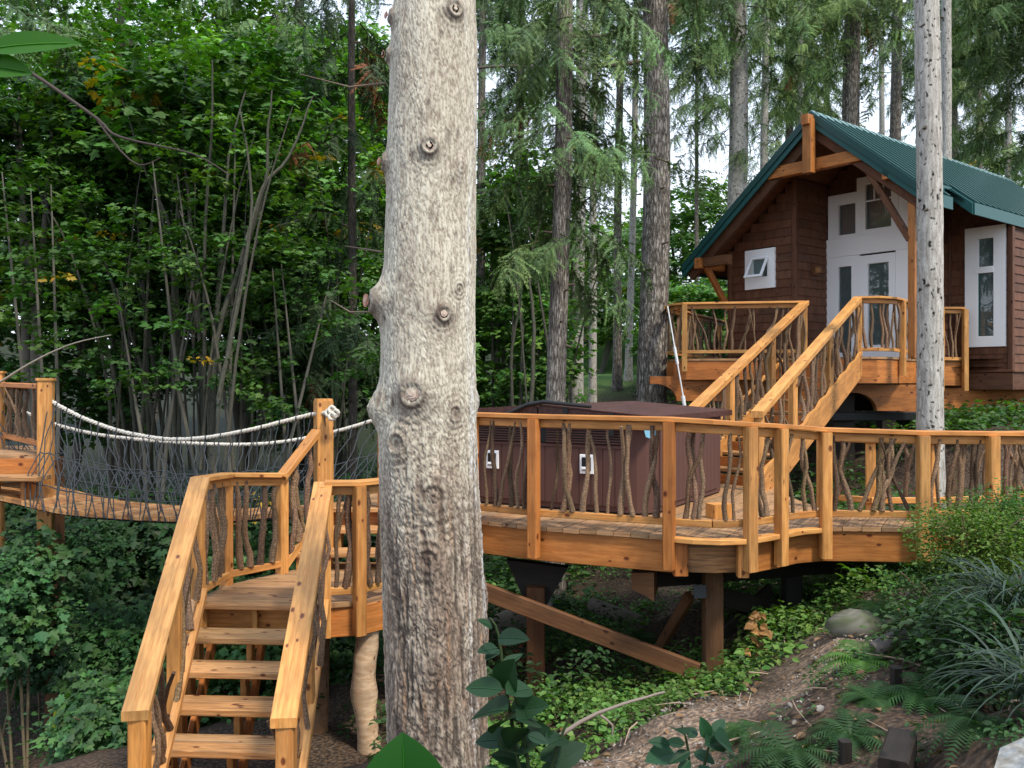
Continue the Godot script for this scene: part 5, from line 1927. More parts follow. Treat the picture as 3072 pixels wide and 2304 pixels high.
func trees() -> void:
	var dk2 := Color(0.040, 0.080, 0.034)
	var dk := Color(0.066, 0.125, 0.052)
	var md := Color(0.105, 0.185, 0.070)
	var lt := Color(0.155, 0.250, 0.090)
	# --- firs behind the tub and cabin: two points of the axis, distance, radius
	conifer("fir_tree", "stout bare brown fir trunk beside the left end of the cabin deck", at(652.5, 380, 15.9), at(654.5, 0, 15.9), 0.29, M.fir, 9.6, 2.6, 22, md, "", 2.6, 0.35, 2.0)
	conifer("fir_tree", "dark grey fir trunk with drooping green boughs right behind the hot tub", at(557, 400, 12.5), at(563, 60, 12.5), 0.15, M.fir, 4.6, 1.35, 70, md, "", -1.0, 0.0, 1.0)
	conifer("fir_tree", "pale trunk half hidden behind the dark fir with drooping boughs", at(577, 420, 20), at(580, 100, 20), 0.17, M.pale, 10.0, 1.6, 16, md, "", -1.0, 0.0, 2.0)
	conifer("fir_tree", "slim straight pale trunk just right of the pale trunk behind the hot tub", at(592.5, 400, 24), at(595, 100, 24), 0.11, M.pale, 11.5, 1.4, 14, dk, "", -1.0, 0.0, 2.0)
	conifer("fir_tree", "leaning slender grey trunk left of its thinner twin before the meadow", at(617, 395, 26), at(621, 0, 26), 0.13, M.fir, 9.5, 1.1, 22, dk, "", -1.0, 0.0, 2.0)
	conifer("fir_tree", "thinnest grey trunk close to the stout brown fir's left side", at(628, 395, 27), at(637, 0, 27), 0.11, M.pale, 13.0, 1.2, 12, md, "", -1.0, 0.0, 2.0)
	conifer("fir_tree", "brown trunk showing just past the right edge of the large pale trunk", at(481, 330, 19), at(483, 60, 19), 0.10, M.fir, 9.0, 1.4, 16, dk, "", -1.0, 0.0, 2.0)
	conifer("fir_tree", "thick pale speckled trunk rising behind the left roof slope", at(736, 200, 24), at(737, 0, 24), 0.30, M.pale, 9.3, 2.6, 70, md, "", 3.0, 0.4, 2.0)
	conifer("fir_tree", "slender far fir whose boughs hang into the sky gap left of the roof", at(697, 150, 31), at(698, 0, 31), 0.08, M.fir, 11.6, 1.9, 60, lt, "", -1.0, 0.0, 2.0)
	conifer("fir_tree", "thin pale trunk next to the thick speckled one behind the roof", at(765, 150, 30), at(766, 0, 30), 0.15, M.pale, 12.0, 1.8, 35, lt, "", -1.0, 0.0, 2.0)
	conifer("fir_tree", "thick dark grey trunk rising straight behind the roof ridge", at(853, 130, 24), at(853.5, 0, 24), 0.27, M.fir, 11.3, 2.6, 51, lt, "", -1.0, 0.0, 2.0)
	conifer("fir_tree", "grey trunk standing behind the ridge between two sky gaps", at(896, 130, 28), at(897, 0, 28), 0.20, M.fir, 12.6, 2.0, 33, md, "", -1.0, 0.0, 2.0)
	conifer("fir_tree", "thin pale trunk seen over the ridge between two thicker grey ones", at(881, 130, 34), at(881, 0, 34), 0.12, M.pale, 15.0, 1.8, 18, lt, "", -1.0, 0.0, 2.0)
	conifer("fir_tree", "light trunk close behind the birch in front of the cabin", at(944.5, 430, 18), at(946, 0, 18), 0.12, M.pale, 11.8, 1.4, 10, md, "", -1.0, 0.0, 2.0)
	conifer("fir_tree", "pale thin trunk over the far right end of the roof", at(1008, 190, 30), at(1008, 60, 30), 0.12, M.pale, 11.0, 2.2, 68, lt, "", -1.0, 0.0, 3.0)
	conifer("fir_tree", "short-crowned dark trunk just above the roof near the picture's right side", at(979, 170, 34), at(979, 60, 34), 0.11, M.fir, 11.5, 2.2, 74, md, "", -1.0, 0.0, 3.0)
	conifer("fir_tree", "thin distant trunk left of the dark grey one behind the ridge", at(828, 130, 36), at(828, 0, 36), 0.14, M.fir, 13.5, 2.0, 48, md, "", -1.0, 0.0, 3.0)
	conifer("fir_tree", "hazy double trunk behind the left roof slope next to the ridge post", at(800, 130, 32), at(800, 0, 32), 0.12, M.pale, 10.5, 2.2, 66, lt, "", -1.0, 0.0, 3.0)
	# birch in front of the cabin
	var b0 := at(930, 470, 11.5)
	var b1 := at(925.5, 0, 11.5)
	var bt := thing("birch_tree", "pale grey birch trunk with dark scars standing in front of the cabin porch", "tree", Vector3(b0.x, ground(b0.x, 11.5) - 0.1, b0.z))
	var dr := (b1 - b0).normalized()
	var base := b0 + dr * ((ground(b0.x, 11.5) - 0.2 - b0.y) / dr.y)
	obj("trunk", trunk_mesh(base, b0 + dr * 11.0, 0.165, 0.145, 0.03, 5.0, 24, 60), M.pale, bt)
	var kn := MB.new()
	for q in [[927, 62, 5], [929, 95, 4], [925, 128, 6], [932, 250, 3], [928, 285, 5], [924, 25, 4], [931, 385, 4], [927, 210, 4]]:
		kn.col = Color(0.09, 0.075, 0.065)
		var c := at(q[0], q[1], 11.35)
		kn.tube([c + Vector3(-0.035, -0.01, -0.02), c + Vector3(0, 0.012, 0.0), c + Vector3(0.035, -0.01, -0.02)], [0.006, q[2] * 0.005, 0.006], 7)
	obj("bark_scars", kn, M.bark, bt).set_meta("kind", "stuff")
	# long bare branches reaching left from the stout fir
	# --- conifers of the left wood
	conifer("hemlock_tree", "dark hemlock hanging its boughs beside the large pale trunk's left edge", at(352, 380, 15), at(352, 100, 15), 0.08, M.darkbark, 3.6, 1.0, 40, dk2, "", -1.0, 0.0, 1.0)
	conifer("hemlock_tree", "hemlock with dark boughs across the top above the maple stems", at(300, 300, 19), at(300, 0, 19), 0.13, M.darkbark, 10.2, 2.0, 26, md, "", -1.0, 0.0, 2.0)
	conifer("hemlock_tree", "dark hemlock at the left border with boughs over the top corner", at(-45, 300, 13), at(-45, 0, 13), 0.10, M.darkbark, 7.8, 1.5, 16, dk, "", -1.0, 0.0, 1.5)
	conifer("hemlock_tree", "tall dim hemlock deep in the left wood behind the maple stems", at(120, 300, 27), at(120, 0, 27), 0.14, M.darkbark, 13.6, 2.2, 20, md, "", -1.0, 0.0, 2.0)
	conifer("hemlock_tree", "dim hemlock low boughs right of the maple clump over the bridge", at(318, 420, 18), at(320, 200, 18), 0.10, M.darkbark, 2.2, 1.3, 46, dk2, "", -1.0, 0.0, -6.0)
	conifer("fir_tree", "fir crown hanging over the top centre behind the large pale trunk", at(520, 200, 22), at(522, 0, 22), 0.13, M.fir, 9.6, 2.4, 64, dk, "", -1.0, 0.0, 2.0)
	conifer("fir_tree", "dense fir filling the top right corner above the roof", at(1050, 200, 22), at(1052, 0, 22), 0.2, M.fir, 8.6, 3.0, 119, md, "", -1.0, 0.0, 2.0)
	conifer("fir_tree", "bushy fir between the thick speckled trunk and the ridge", at(790, 200, 38), at(790, 0, 38), 0.2, M.fir, 11.0, 3.0, 128, lt, "", -1.0, 0.0, 3.0)
	conifer("fir_tree", "far dark fir closing the wood behind the cabin's right side", at(955, 200, 42), at(955, 0, 42), 0.2, M.fir, 11.0, 3.4, 153, md, "", -1.0, 0.0, 3.0)
	# --- broadleaf walls of the wood, tree by tree: centre px, py, distance, half sizes
	var bl := [
		["maple_tree", "bright green maple in the middle of the left wood behind the stems", 255, 130, 18.5, Vector3(2.6, 2.2, 1.4), 620, Color(0.15, 0.32, 0.075), 0.85],
		["maple_tree", "sunlit maple right of the stem clump next to the large pale trunk", 335, 150, 21, Vector3(2.2, 3.0, 1.6), 600, Color(0.19, 0.36, 0.10), 0.9],
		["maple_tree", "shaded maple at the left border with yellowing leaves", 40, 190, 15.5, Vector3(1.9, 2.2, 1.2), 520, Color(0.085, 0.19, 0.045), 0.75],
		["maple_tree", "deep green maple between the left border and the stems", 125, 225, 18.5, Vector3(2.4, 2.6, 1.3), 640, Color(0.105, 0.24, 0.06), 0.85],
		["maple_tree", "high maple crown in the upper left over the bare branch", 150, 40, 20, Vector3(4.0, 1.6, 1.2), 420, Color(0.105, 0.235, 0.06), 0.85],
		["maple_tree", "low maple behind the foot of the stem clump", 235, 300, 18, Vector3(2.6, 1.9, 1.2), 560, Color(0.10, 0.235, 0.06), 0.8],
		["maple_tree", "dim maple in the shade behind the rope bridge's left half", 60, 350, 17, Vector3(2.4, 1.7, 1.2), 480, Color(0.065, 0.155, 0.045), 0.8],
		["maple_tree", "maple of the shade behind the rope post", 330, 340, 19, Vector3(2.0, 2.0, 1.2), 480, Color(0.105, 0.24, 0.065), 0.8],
		["maple_tree", "bright leafy tree between the large pale trunk and the dark fir", 505, 240, 20, Vector3(1.5, 2.2, 1.3), 440, Color(0.15, 0.31, 0.085), 0.85],
		["maple_tree", "low bright leafy tree behind the hot tub's left end", 510, 345, 18, Vector3(1.4, 1.4, 1.1), 360, Color(0.135, 0.29, 0.075), 0.8],
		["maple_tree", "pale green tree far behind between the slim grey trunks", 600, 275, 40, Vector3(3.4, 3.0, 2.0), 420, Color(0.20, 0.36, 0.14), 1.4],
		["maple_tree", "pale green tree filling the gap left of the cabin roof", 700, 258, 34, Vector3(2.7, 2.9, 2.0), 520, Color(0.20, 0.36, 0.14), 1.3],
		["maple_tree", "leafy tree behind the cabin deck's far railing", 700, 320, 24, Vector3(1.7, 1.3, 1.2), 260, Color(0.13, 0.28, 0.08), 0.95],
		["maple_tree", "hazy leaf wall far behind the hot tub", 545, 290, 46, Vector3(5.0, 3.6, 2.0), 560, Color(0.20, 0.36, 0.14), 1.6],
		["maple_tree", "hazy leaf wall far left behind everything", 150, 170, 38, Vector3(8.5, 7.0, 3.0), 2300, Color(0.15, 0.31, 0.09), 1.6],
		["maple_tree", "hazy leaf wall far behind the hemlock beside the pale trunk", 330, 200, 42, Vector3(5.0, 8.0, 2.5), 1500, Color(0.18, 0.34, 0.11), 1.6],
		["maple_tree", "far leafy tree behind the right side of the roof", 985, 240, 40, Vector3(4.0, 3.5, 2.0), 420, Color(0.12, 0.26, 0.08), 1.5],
		["maple_tree", "airy young maple with leaves in front of the stems at the far left", 55, 260, 13.6, Vector3(1.5, 1.7, 1.0), 90, Color(0.075, 0.165, 0.042), 0.62],
		["maple_tree", "airy young maple whose leaves cross the foot of the fanning stems", 150, 310, 13.4, Vector3(1.6, 1.5, 1.0), 80, Color(0.060, 0.14, 0.038), 0.6],
		["maple_tree", "airy young maple with light leaves right of the fanning stems", 285, 320, 13.8, Vector3(1.4, 1.6, 1.0), 80, Color(0.070, 0.16, 0.045), 0.6],
		["maple_tree", "light spray of maple leaves crossing the stems' upper middle", 230, 190, 13.6, Vector3(1.8, 1.4, 1.0), 90, Color(0.10, 0.21, 0.055), 0.62],
		["maple_tree", "leafy bank tree under the cabin floor at the right border", 990, 420, 24, Vector3(3.0, 1.0, 1.2), 260, Color(0.10, 0.20, 0.065), 0.95],
	]
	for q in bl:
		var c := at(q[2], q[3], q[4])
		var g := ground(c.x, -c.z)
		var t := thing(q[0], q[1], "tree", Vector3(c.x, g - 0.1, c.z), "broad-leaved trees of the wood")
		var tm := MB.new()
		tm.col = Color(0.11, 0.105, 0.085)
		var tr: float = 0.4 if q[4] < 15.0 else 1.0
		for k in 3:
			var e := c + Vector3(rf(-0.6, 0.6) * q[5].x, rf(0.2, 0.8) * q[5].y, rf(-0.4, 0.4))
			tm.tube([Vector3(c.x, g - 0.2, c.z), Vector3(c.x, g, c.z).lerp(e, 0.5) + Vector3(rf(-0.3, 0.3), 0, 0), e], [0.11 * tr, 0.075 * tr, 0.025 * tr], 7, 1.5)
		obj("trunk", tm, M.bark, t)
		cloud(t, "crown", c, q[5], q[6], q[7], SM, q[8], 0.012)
	# --- the fanning stems of the maple clumps
	var clump := func(called: String, label: String, d: float, stems: Array, crown: Array) -> void:
		var f: Vector3 = at(stems[0][0][0], stems[0][0][1], d)
		var t := thing(called, label, "tree", Vector3(f.x, ground(f.x, d), f.z), "many-stemmed maples behind the bridge")
		for s in stems:
			var m := MB.new()
			m.off = Vector2(R.randf(), R.randf())
			var g := rf(0.14, 0.30)
			m.col = Color(g * 0.95, g, g * 0.82)
			stem(m, s, d + rf(-0.8, 0.8), rf(0.032, 0.052), 0.011)
			obj("stem", m, M.pale, t)
		# thin shoots fanning up between the main stems
		for k in 6:
			var s0: Array = stems[R.randi() % stems.size()][0]
			var x0: float = s0[0] + rf(-30, 30)
			var ln := rf(-70, 70)
			var y1 := rf(90, 260)
			var m := MB.new()
			var g := rf(0.12, 0.24)
			m.col = Color(g, g, g * 0.85)
			stem(m, [[x0, 470], [x0 + ln * 0.25, lerpf(470, y1, 0.4)], [x0 + ln * 0.6, lerpf(470, y1, 0.75)], [x0 + ln, y1]], d + rf(-1.0, 1.0), rf(0.018, 0.034), 0.007)
			obj("stem", m, M.pale, t)
		for c in crown:
			cloud(t, "crown", at(c[0], c[1], d + 1.0), c[2], c[3], c[4], SM, 1.0, 0.012)
	clump.call("vine_maple", "pale many-stemmed maple fanning up over the middle of the rope bridge", 13.5, [
		[[205, 470], [205, 395], [205, 241], [212, 120], [212, 60]],
		[[210, 470], [217, 338], [241, 265], [265, 181], [268, 130], [272, 90]],
		[[241, 265], [262, 190], [289, 157], [313, 96]],
		[[208, 460], [218, 301], [224, 229], [229, 157], [246, 90]],
		[[203, 470], [198, 301], [190, 217], [183, 145], [186, 65]],
		[[212, 470], [218, 350], [232, 300], [250, 255], [270, 230], [300, 220]],
		[[218, 400], [240, 290], [252, 200], [240, 110]],
		], [[215, 110, Vector3(1.9, 1.1, 1.0), 150, Color(0.07, 0.17, 0.04)]])
	clump.call("vine_maple", "grey many-stemmed maple left of the pale clump behind the bridge", 14.5, [
		[[174, 480], [174, 395], [172, 241], [145, 170], [120, 90]],
		[[172, 470], [176, 300], [160, 200], [152, 110], [150, 50]],
		[[180, 470], [178, 320], [176, 220], [186, 120]],
		[[170, 470], [150, 340], [140, 260], [136, 170], [130, 60]],
		], [[150, 120, Vector3(1.8, 1.3, 1.0), 150, Color(0.05, 0.13, 0.035)]])
	clump.call("vine_maple", "darker mossy maple stems leaning left behind the bridge", 15.0, [
		[[150, 490], [147, 395], [142, 290], [104, 229], [92, 170], [70, 90]],
		[[140, 480], [125, 350], [108, 270], [75, 190], [50, 130]],
		[[130, 480], [118, 390], [85, 290], [60, 250], [30, 160]],
		[[160, 480], [150, 400], [120, 300], [98, 250], [95, 120]],
		[[110, 470], [107, 380], [70, 250], [40, 200]],
		], [[70, 150, Vector3(1.8, 1.5, 1.0), 150, Color(0.045, 0.115, 0.03)]])
	clump.call("vine_maple", "thin upright stems in the shade behind the rope post", 17.0, [
		[[252, 470], [252, 400], [252, 290], [262, 200]],
		[[312, 460], [311, 390], [311, 300], [318, 200]],
		[[272, 450], [270, 390], [266, 330], [258, 260]],
		[[334, 460], [337, 370], [338, 300], [345, 230]],
		], [[290, 250, Vector3(1.6, 1.2, 0.8), 110, Color(0.05, 0.125, 0.035)]])
	clump.call("vine_maple", "thin mossy stems between the dark fir and the large pale trunk", 16.5, [
		[[520, 420], [522, 330], [515, 250], [505, 180]],
		[[530, 420], [534, 330], [530, 270], [545, 200]],
		[[512, 420], [512, 350], [520, 300], [528, 210]],
		], [[520, 210, Vector3(1.0, 1.0, 0.8), 90, Color(0.08, 0.18, 0.045)]])
	var bb := MB.new()
	bb.col = Color(0.06, 0.05, 0.04)
	stem(bb, [[-20, 50], [27, 70], [96, 118], [120, 137], [193, 154], [230, 175]], 8.5, 0.022, 0.005)
	stem(bb, [[96, 118], [120, 150], [140, 165], [160, 158]], 8.5, 0.012, 0.004)
	tag(obj("bare_branch", bb, M.bark, self), "long dark bare branch slanting down across the upper left foliage", "branch")
	bb = MB.new()
	bb.col = Color(0.22, 0.20, 0.16)
	stem(bb, [[0, 382], [40, 358], [75, 343], [111, 335]], 9.6, 0.014, 0.005)
	tag(obj("bare_branch", bb, M.bark, self), "pale curved stick above the far left bridge platform", "branch")
	bb = MB.new()
	bb.col = Color(0.11, 0.085, 0.07)
	stem(bb, [[640, 62], [600, 66], [560, 70], [520, 66], [478, 68]], 15.6, 0.045, 0.02)
	stem(bb, [[640, 24], [600, 36], [540, 34], [490, 22]], 15.4, 0.035, 0.015)
	tag(obj("bare_branch", bb, M.bark, self), "dark level branches reaching left from the stout brown fir's upper trunk", "branch")

func undergrowth() -> void:
	# lower left: thimbleberry and maple shrubs
	var sh := [
		["large-leaved green shrub just left of the stair handrail's middle", 238, 585, 8.8, Vector3(0.50, 0.42, 0.5), 130, Color(0.070, 0.165, 0.050), 0.52],
		["shrub of broad leaves at the left border under the bridge", 8, 600, 8.4, Vector3(0.42, 0.60, 0.5), 130, Color(0.050, 0.13, 0.045), 0.52],
		["wide leafy shrub in the middle of the lower left hollow", 170, 660, 9.4, Vector3(0.95, 0.60, 0.7), 420, Color(0.052, 0.135, 0.045), 0.58],
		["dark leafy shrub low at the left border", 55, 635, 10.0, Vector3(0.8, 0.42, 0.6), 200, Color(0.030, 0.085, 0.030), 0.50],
		["leafy shrub beside the foot of the left newel post", 105, 735, 7.4, Vector3(0.30, 0.42, 0.4), 110, Color(0.075, 0.18, 0.065), 0.55],
		["shrub filling the gap under the middle stair treads", 245, 680, 8.6, Vector3(0.8, 0.7, 0.7), 230, Color(0.065, 0.16, 0.050), 0.52],
		["shrub between the dark log post and the pale log post", 335, 690, 9.3, Vector3(0.7, 0.8, 0.6), 220, Color(0.062, 0.145, 0.048), 0.52],
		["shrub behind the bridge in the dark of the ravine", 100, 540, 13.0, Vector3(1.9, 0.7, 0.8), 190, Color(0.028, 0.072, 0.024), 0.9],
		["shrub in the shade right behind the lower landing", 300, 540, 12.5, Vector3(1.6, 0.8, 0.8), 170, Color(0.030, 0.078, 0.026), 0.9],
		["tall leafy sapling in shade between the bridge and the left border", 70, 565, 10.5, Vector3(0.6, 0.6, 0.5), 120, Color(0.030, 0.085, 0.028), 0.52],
	]
	for q in sh:
		var c := at(q[1], q[2], q[3])
		var t := thing("leafy_shrub", q[0], "shrub", Vector3(c.x, ground(c.x, q[3]), c.z))
		var m := MB.new()
		m.col = Color(0.14, 0.11, 0.07)
		for k in 6:
			var e := c + Vector3(rf(-1, 1) * q[4].x, rf(0, 0.8) * q[4].y, rf(-1, 1) * q[4].z)
			m.tube([Vector3(c.x + rf(-0.2, 0.2), ground(c.x, q[3]) - 0.1, c.z), c.lerp(e, 0.5), e], [0.015, 0.012, 0.006], 5)
		obj("stem", m, M.bark, t)
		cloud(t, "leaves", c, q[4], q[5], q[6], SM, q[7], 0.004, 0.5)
		cloud(t, "small_leaves", c + Vector3(rf(-0.2, 0.2), -0.1, 0), q[4] * 1.05, int(q[5] * 0.35), (q[6] as Color) * 1.2, [SO[0], SO[1], SO[2]], q[7] * 0.9, 0.01, 0.3)
	# ground cover: broad low leaves over the forest floor, kept off the path
	var sets := {}
	var put := func(mi: int, x: float, d: float, s: float, col: Color, lift: float) -> void:
		if not sets.has(mi): sets[mi] = [[], []]
		var b := Basis(Vector3.UP, rf(0, TAU)) * Basis(Vector3.RIGHT, rf(-0.4, 0.4))
		sets[mi][0].append(Transform3D(Basis(b.x * s, b.y * s, b.z * s), Vector3(x, ground(x, d) + lift, -d)))
		var g := rf(0.55, 1.5)
		sets[mi][1].append(Color(col.r * g * rf(0.85, 1.25), col.g * g, col.b * g))
	var gb := Color(0.105, 0.215, 0.05)
	# the leafy margin of the path below the deck
	for k in 700:
		var s := R.randf()
		var x := lerpf(-0.2, 3.3, s)
		var d := lerpf(5.25, 7.5, s) + rf(-0.1, 1.6) * (1.0 if s < 0.6 else 1.0)
		if path_dist(x, d) < 0.42: continue
		if R.randf() < 0.35 and nz.get_noise_2d(x * 90, d * 90) < 0.0: continue
		put.call(R.randi() % 3, x, d, rf(0.25, 0.6) if R.randf() < 0.8 else rf(0.5, 0.85), gb, rf(0.0, 0.10))
	for k in 1300:
		var x := rf(-1.0, 5.0)
		var d := rf(8.0, 14.0)
		if nz.get_noise_2d(x * 70, d * 70) < 0.06: continue
		put.call(R.randi() % 3, x, d, rf(0.4, 0.9), Color(0.10, 0.22, 0.055), rf(0.0, 0.12))
	# bank right of the path
	for k in 500:
		var x := rf(2.8, 6.0)
		var d := rf(6.6, 9.5)
		if path_dist(x, d) < 0.4: continue
		put.call(R.randi() % 3, x, d, rf(0.4, 0.8), gb, rf(0.03, 0.2))
	for k in 2200:
		var x := rf(3.5, 16.0)
		var d := rf(9.5, 26.0)
		if nz.get_noise_2d(x * 40, d * 40) < -0.05: continue
		put.call(R.randi() % 3, x, d, rf(0.7, 1.4), Color(0.060, 0.13, 0.04), rf(0.05, 0.3))
	# ravine and left wood floor
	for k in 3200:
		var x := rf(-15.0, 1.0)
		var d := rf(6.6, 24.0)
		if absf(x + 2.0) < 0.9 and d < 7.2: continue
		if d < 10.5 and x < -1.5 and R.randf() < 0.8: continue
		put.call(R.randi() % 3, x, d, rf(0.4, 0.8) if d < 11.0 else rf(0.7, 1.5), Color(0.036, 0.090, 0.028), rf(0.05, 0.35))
	# low mixed growth on the dark slope at the lower right
	for k in 420:
		var x := rf(0.9, 4.2)
		var d := rf(2.6, 5.6)
		if path_dist(x, d) < 0.5: continue
		if nz.get_noise_2d(x * 110, d * 110) < 0.02: continue
		put.call(R.randi() % 4, x, d, rf(0.15, 0.42), Color(0.045, 0.105, 0.036), rf(0.0, 0.05))
	var gc := thing("ground_cover", "low green leafy plants covering the forest floor round the path and decks", "ground cover")
	gc.set_meta("kind", "stuff")
	for mi in sets:
		many("leaves", SO[mi], sets[mi][0], sets[mi][1], M.leaf, gc)
	# litter: stones, twigs and fallen leaves on the path
	var st := MB.new()
	st.tube([Vector3(0, -0.5, 0), Vector3(0.05, -0.2, 0), Vector3(0, 0.25, 0.05), Vector3(0, 0.5, 0)], [0.15, 0.5, 0.42, 0.1], 7, 1.0)
	var sx := []
	var sc := []
	for k in 1500:
		var s := R.randf()
		var x := lerpf(0.0, 3.6, s) + rf(-0.5, 0.5)
		var d := lerpf(4.3, 6.9, s) + rf(-0.8, 0.7)
		var r := rf(0.006, 0.02) * (2.0 if R.randf() < 0.05 else 1.0)
		var b := Basis.from_euler(Vector3(rf(0, 3), rf(0, 6), rf(0, 3)))
		sx.append(Transform3D(Basis(b.x * r, b.y * r, b.z * r * 0.7), Vector3(x, ground(x, d) + r * 0.2, -d)))
		var g := rf(0.12, 0.42)
		sc.append(Color(g, g * 0.9, g * 0.8))
	var gv := many("gravel", st.mesh(), sx, sc, M.stone, self)
	tag(gv, "small stones scattered over the bare dirt path", "gravel")
	# twigs and bark scraps in the litter
	var tb := MB.new()
	tb.tube([Vector3(-0.5, 0, 0), Vector3(-0.1, 0.03, 0.05), Vector3(0.5, 0.0, -0.04)], [0.02, 0.018, 0.008], 5)
	var tx := []
	var tc := []
	for k in 420:
		var x := rf(-0.2, 5.5)
		var d := rf(2.8, 9.0)
		var r := rf(0.08, 0.35)
		var b := Basis(Vector3.UP, rf(0, TAU)) * Basis(Vector3.BACK, rf(-0.3, 0.3))
		tx.append(Transform3D(Basis(b.x * r, b.y * r, b.z * r), Vector3(x, ground(x, d) + 0.012, -d)))
		tc.append(Color(0.26, 0.19, 0.14) * rf(0.35, 1.3))
	tag(many("fallen_twigs", tb.mesh(), tx, tc, M.bark, self), "thin dry twigs scattered over the dirt slope", "twigs")
	var dl := MB.new()
	leaf_oval(dl, Vector3.ZERO, Vector3.BACK, Vector3.UP, 1.0, 0.3, 0.2)
	var lx := []
	var lc := []
	for k in 1500:
		var x := rf(-0.5, 5.0)
		var d := rf(2.8, 9.5)
		var r := rf(0.03, 0.07)
		var b := Basis.from_euler(Vector3(rf(-0.5, 0.5), rf(0, 6), rf(-0.5, 0.5)))
		lx.append(Transform3D(Basis(b.x * r, b.y * r, b.z * r), Vector3(x, ground(x, d) + 0.012, -d)))
		lc.append(Color(0.22, 0.13, 0.07) * rf(0.4, 1.4))
	tag(many("fallen_leaves", dl.mesh(), lx, lc, M.leaf, self), "brown fallen leaves strewn over the ground and path", "leaf litter")
	# ferns
	var fl := [
		["bright fern frond clump beside the timber edging at the lower right", 862, 655, 5.0, 0.55, Color(0.09, 0.21, 0.04)],
		["dark fern at the bottom border right of the middle", 790, 745, 3.7, 0.55, Color(0.035, 0.085, 0.028)],
		["dark fern at the bottom border left of the square timber", 850, 730, 3.5, 0.45, Color(0.032, 0.085, 0.026)],
		["fern in the shade under the deck behind the diagonal brace", 598, 612, 9.0, 1.0, Color(0.085, 0.19, 0.045)],
		["fern between the path's top end and the grey log", 880, 600, 6.2, 0.6, Color(0.055, 0.13, 0.035)],
		["small fern next to the dark timber end at the bottom right", 925, 690, 4.0, 0.5, Color(0.06, 0.15, 0.04)],
		["fern hidden low behind the deck's dark support post", 640, 630, 8.8, 0.8, Color(0.06, 0.14, 0.04)],
		["small dark fern above the flat pale slab at the right border", 975, 715, 3.4, 0.42, Color(0.035, 0.09, 0.028)],
		["small fern half way down the dark slope below the grey log", 870, 690, 4.0, 0.4, Color(0.04, 0.10, 0.03)],
		["low fern by the path's lower edge right of the glossy plant", 745, 725, 3.9, 0.42, Color(0.045, 0.11, 0.03)],
	]
	for q in fl:
		var c := spot(q[1], q[2] + 14)
		var t := thing("fern", q[0], "fern", c)
		for j in 2:
			var o := MeshInstance3D.new()
			o.name = "fronds"
			o.mesh = FE[j]
			var mt: StandardMaterial3D = M.leaf.duplicate()
			mt.albedo_color = (q[5] as Color).linear_to_srgb()
			o.material_override = mt
			o.rotation.y = rf(0, TAU)
			o.scale = Vector3.ONE * q[4] * (1.0 - 0.2 * j)
			t.add_child(o, true)
	# small-leaved bush at the right end of the deck, two of them
	for q in [["light green small-leaved bush in front of the deck railing's right end", 968, 540, 6.3, Vector3(0.30, 0.24, 0.3), 200, Color(0.115, 0.20, 0.035)],
		["dark green small-leaved bush at the right border beyond the light one", 1015, 530, 6.6, Vector3(0.36, 0.28, 0.3), 200, Color(0.065, 0.15, 0.035)],
		["dark broad-leaved bush among the strap-leaved plants at the lower right", 1000, 650, 4.4, Vector3(0.30, 0.20, 0.3), 130, Color(0.035, 0.085, 0.03)],
		["low dark bush between the grey log and the strap-leaved plants", 950, 640, 5.0, Vector3(0.28, 0.16, 0.3), 110, Color(0.045, 0.10, 0.032)],
		["leafy bush on the slope below the light green bush", 945, 600, 6.2, Vector3(0.32, 0.22, 0.3), 130, Color(0.055, 0.13, 0.035)]]:
		var c := at(q[1], q[2], q[3])
		var t := thing("bush", q[0], "bush", Vector3(c.x, ground(c.x, q[3]), c.z))
		var m := MB.new()
		m.col = Color(0.16, 0.11, 0.07)
		for k in 14:
			var e := c + Vector3(rf(-1, 1) * q[4].x, rf(-0.2, 1.0) * q[4].y, rf(-1, 1) * q[4].z)
			m.tube([Vector3(c.x + rf(-0.1, 0.1), ground(c.x, q[3]) - 0.1, c.z), c.lerp(e, 0.5) + Vector3.DOWN * 0.05, e], [0.012, 0.008, 0.004], 5)
		obj("stems", m, M.bark, t)
		cloud(t, "leaves", c, q[4], q[5], q[6], [SO[3]] if q[5] >= 200 or q[1] == 945 else [SO[0], SO[1], SO[2]], 0.75 if q[5] >= 200 or q[1] == 945 else 0.5, 0.0)
	# grey-green strap-leaved clumps at the lower right
	var SL := []
	for k in 4:
		SL.append(strap_leaf(rf(0.5, 0.8), rf(1.2, 2.3), 0.008))
	for q in [["grey-green strap-leaved plant arching over the right border, upper clump", 1016, 580, 4.6, 190, 0.75], ["grey-green strap-leaved plant at the lower right corner", 1050, 700, 3.5, 170, 0.8], ["grey-green strap-leaved plant below the small-leaved bushes", 985, 605, 5.2, 90, 0.6]]:
		var c := at(q[1], q[2], q[3])
		var t := thing("strap_leaf_plant", q[0], "plant", Vector3(c.x, ground(c.x, q[3]), c.z))
		for w in 4:
			var xf := []
			var cl := []
			for k in q[4] / 4:
				var b := Basis(Vector3.UP, rf(0, TAU)) * Basis(Vector3.RIGHT, rf(-0.1, 0.5))
				var s: float = q[5] * rf(0.6, 1.2)
				xf.append(Transform3D(Basis(b.x * s, b.y * s, b.z * s), Vector3(c.x + rf(-0.13, 0.13), lerpf(ground(c.x, q[3]), c.y, 0.75), c.z + rf(-0.13, 0.13))))
				var g := rf(0.6, 1.35)
				cl.append(Color(0.050, 0.082, 0.060) * g)
			many("leaves", SL[w], xf, cl, M.leaf, t)
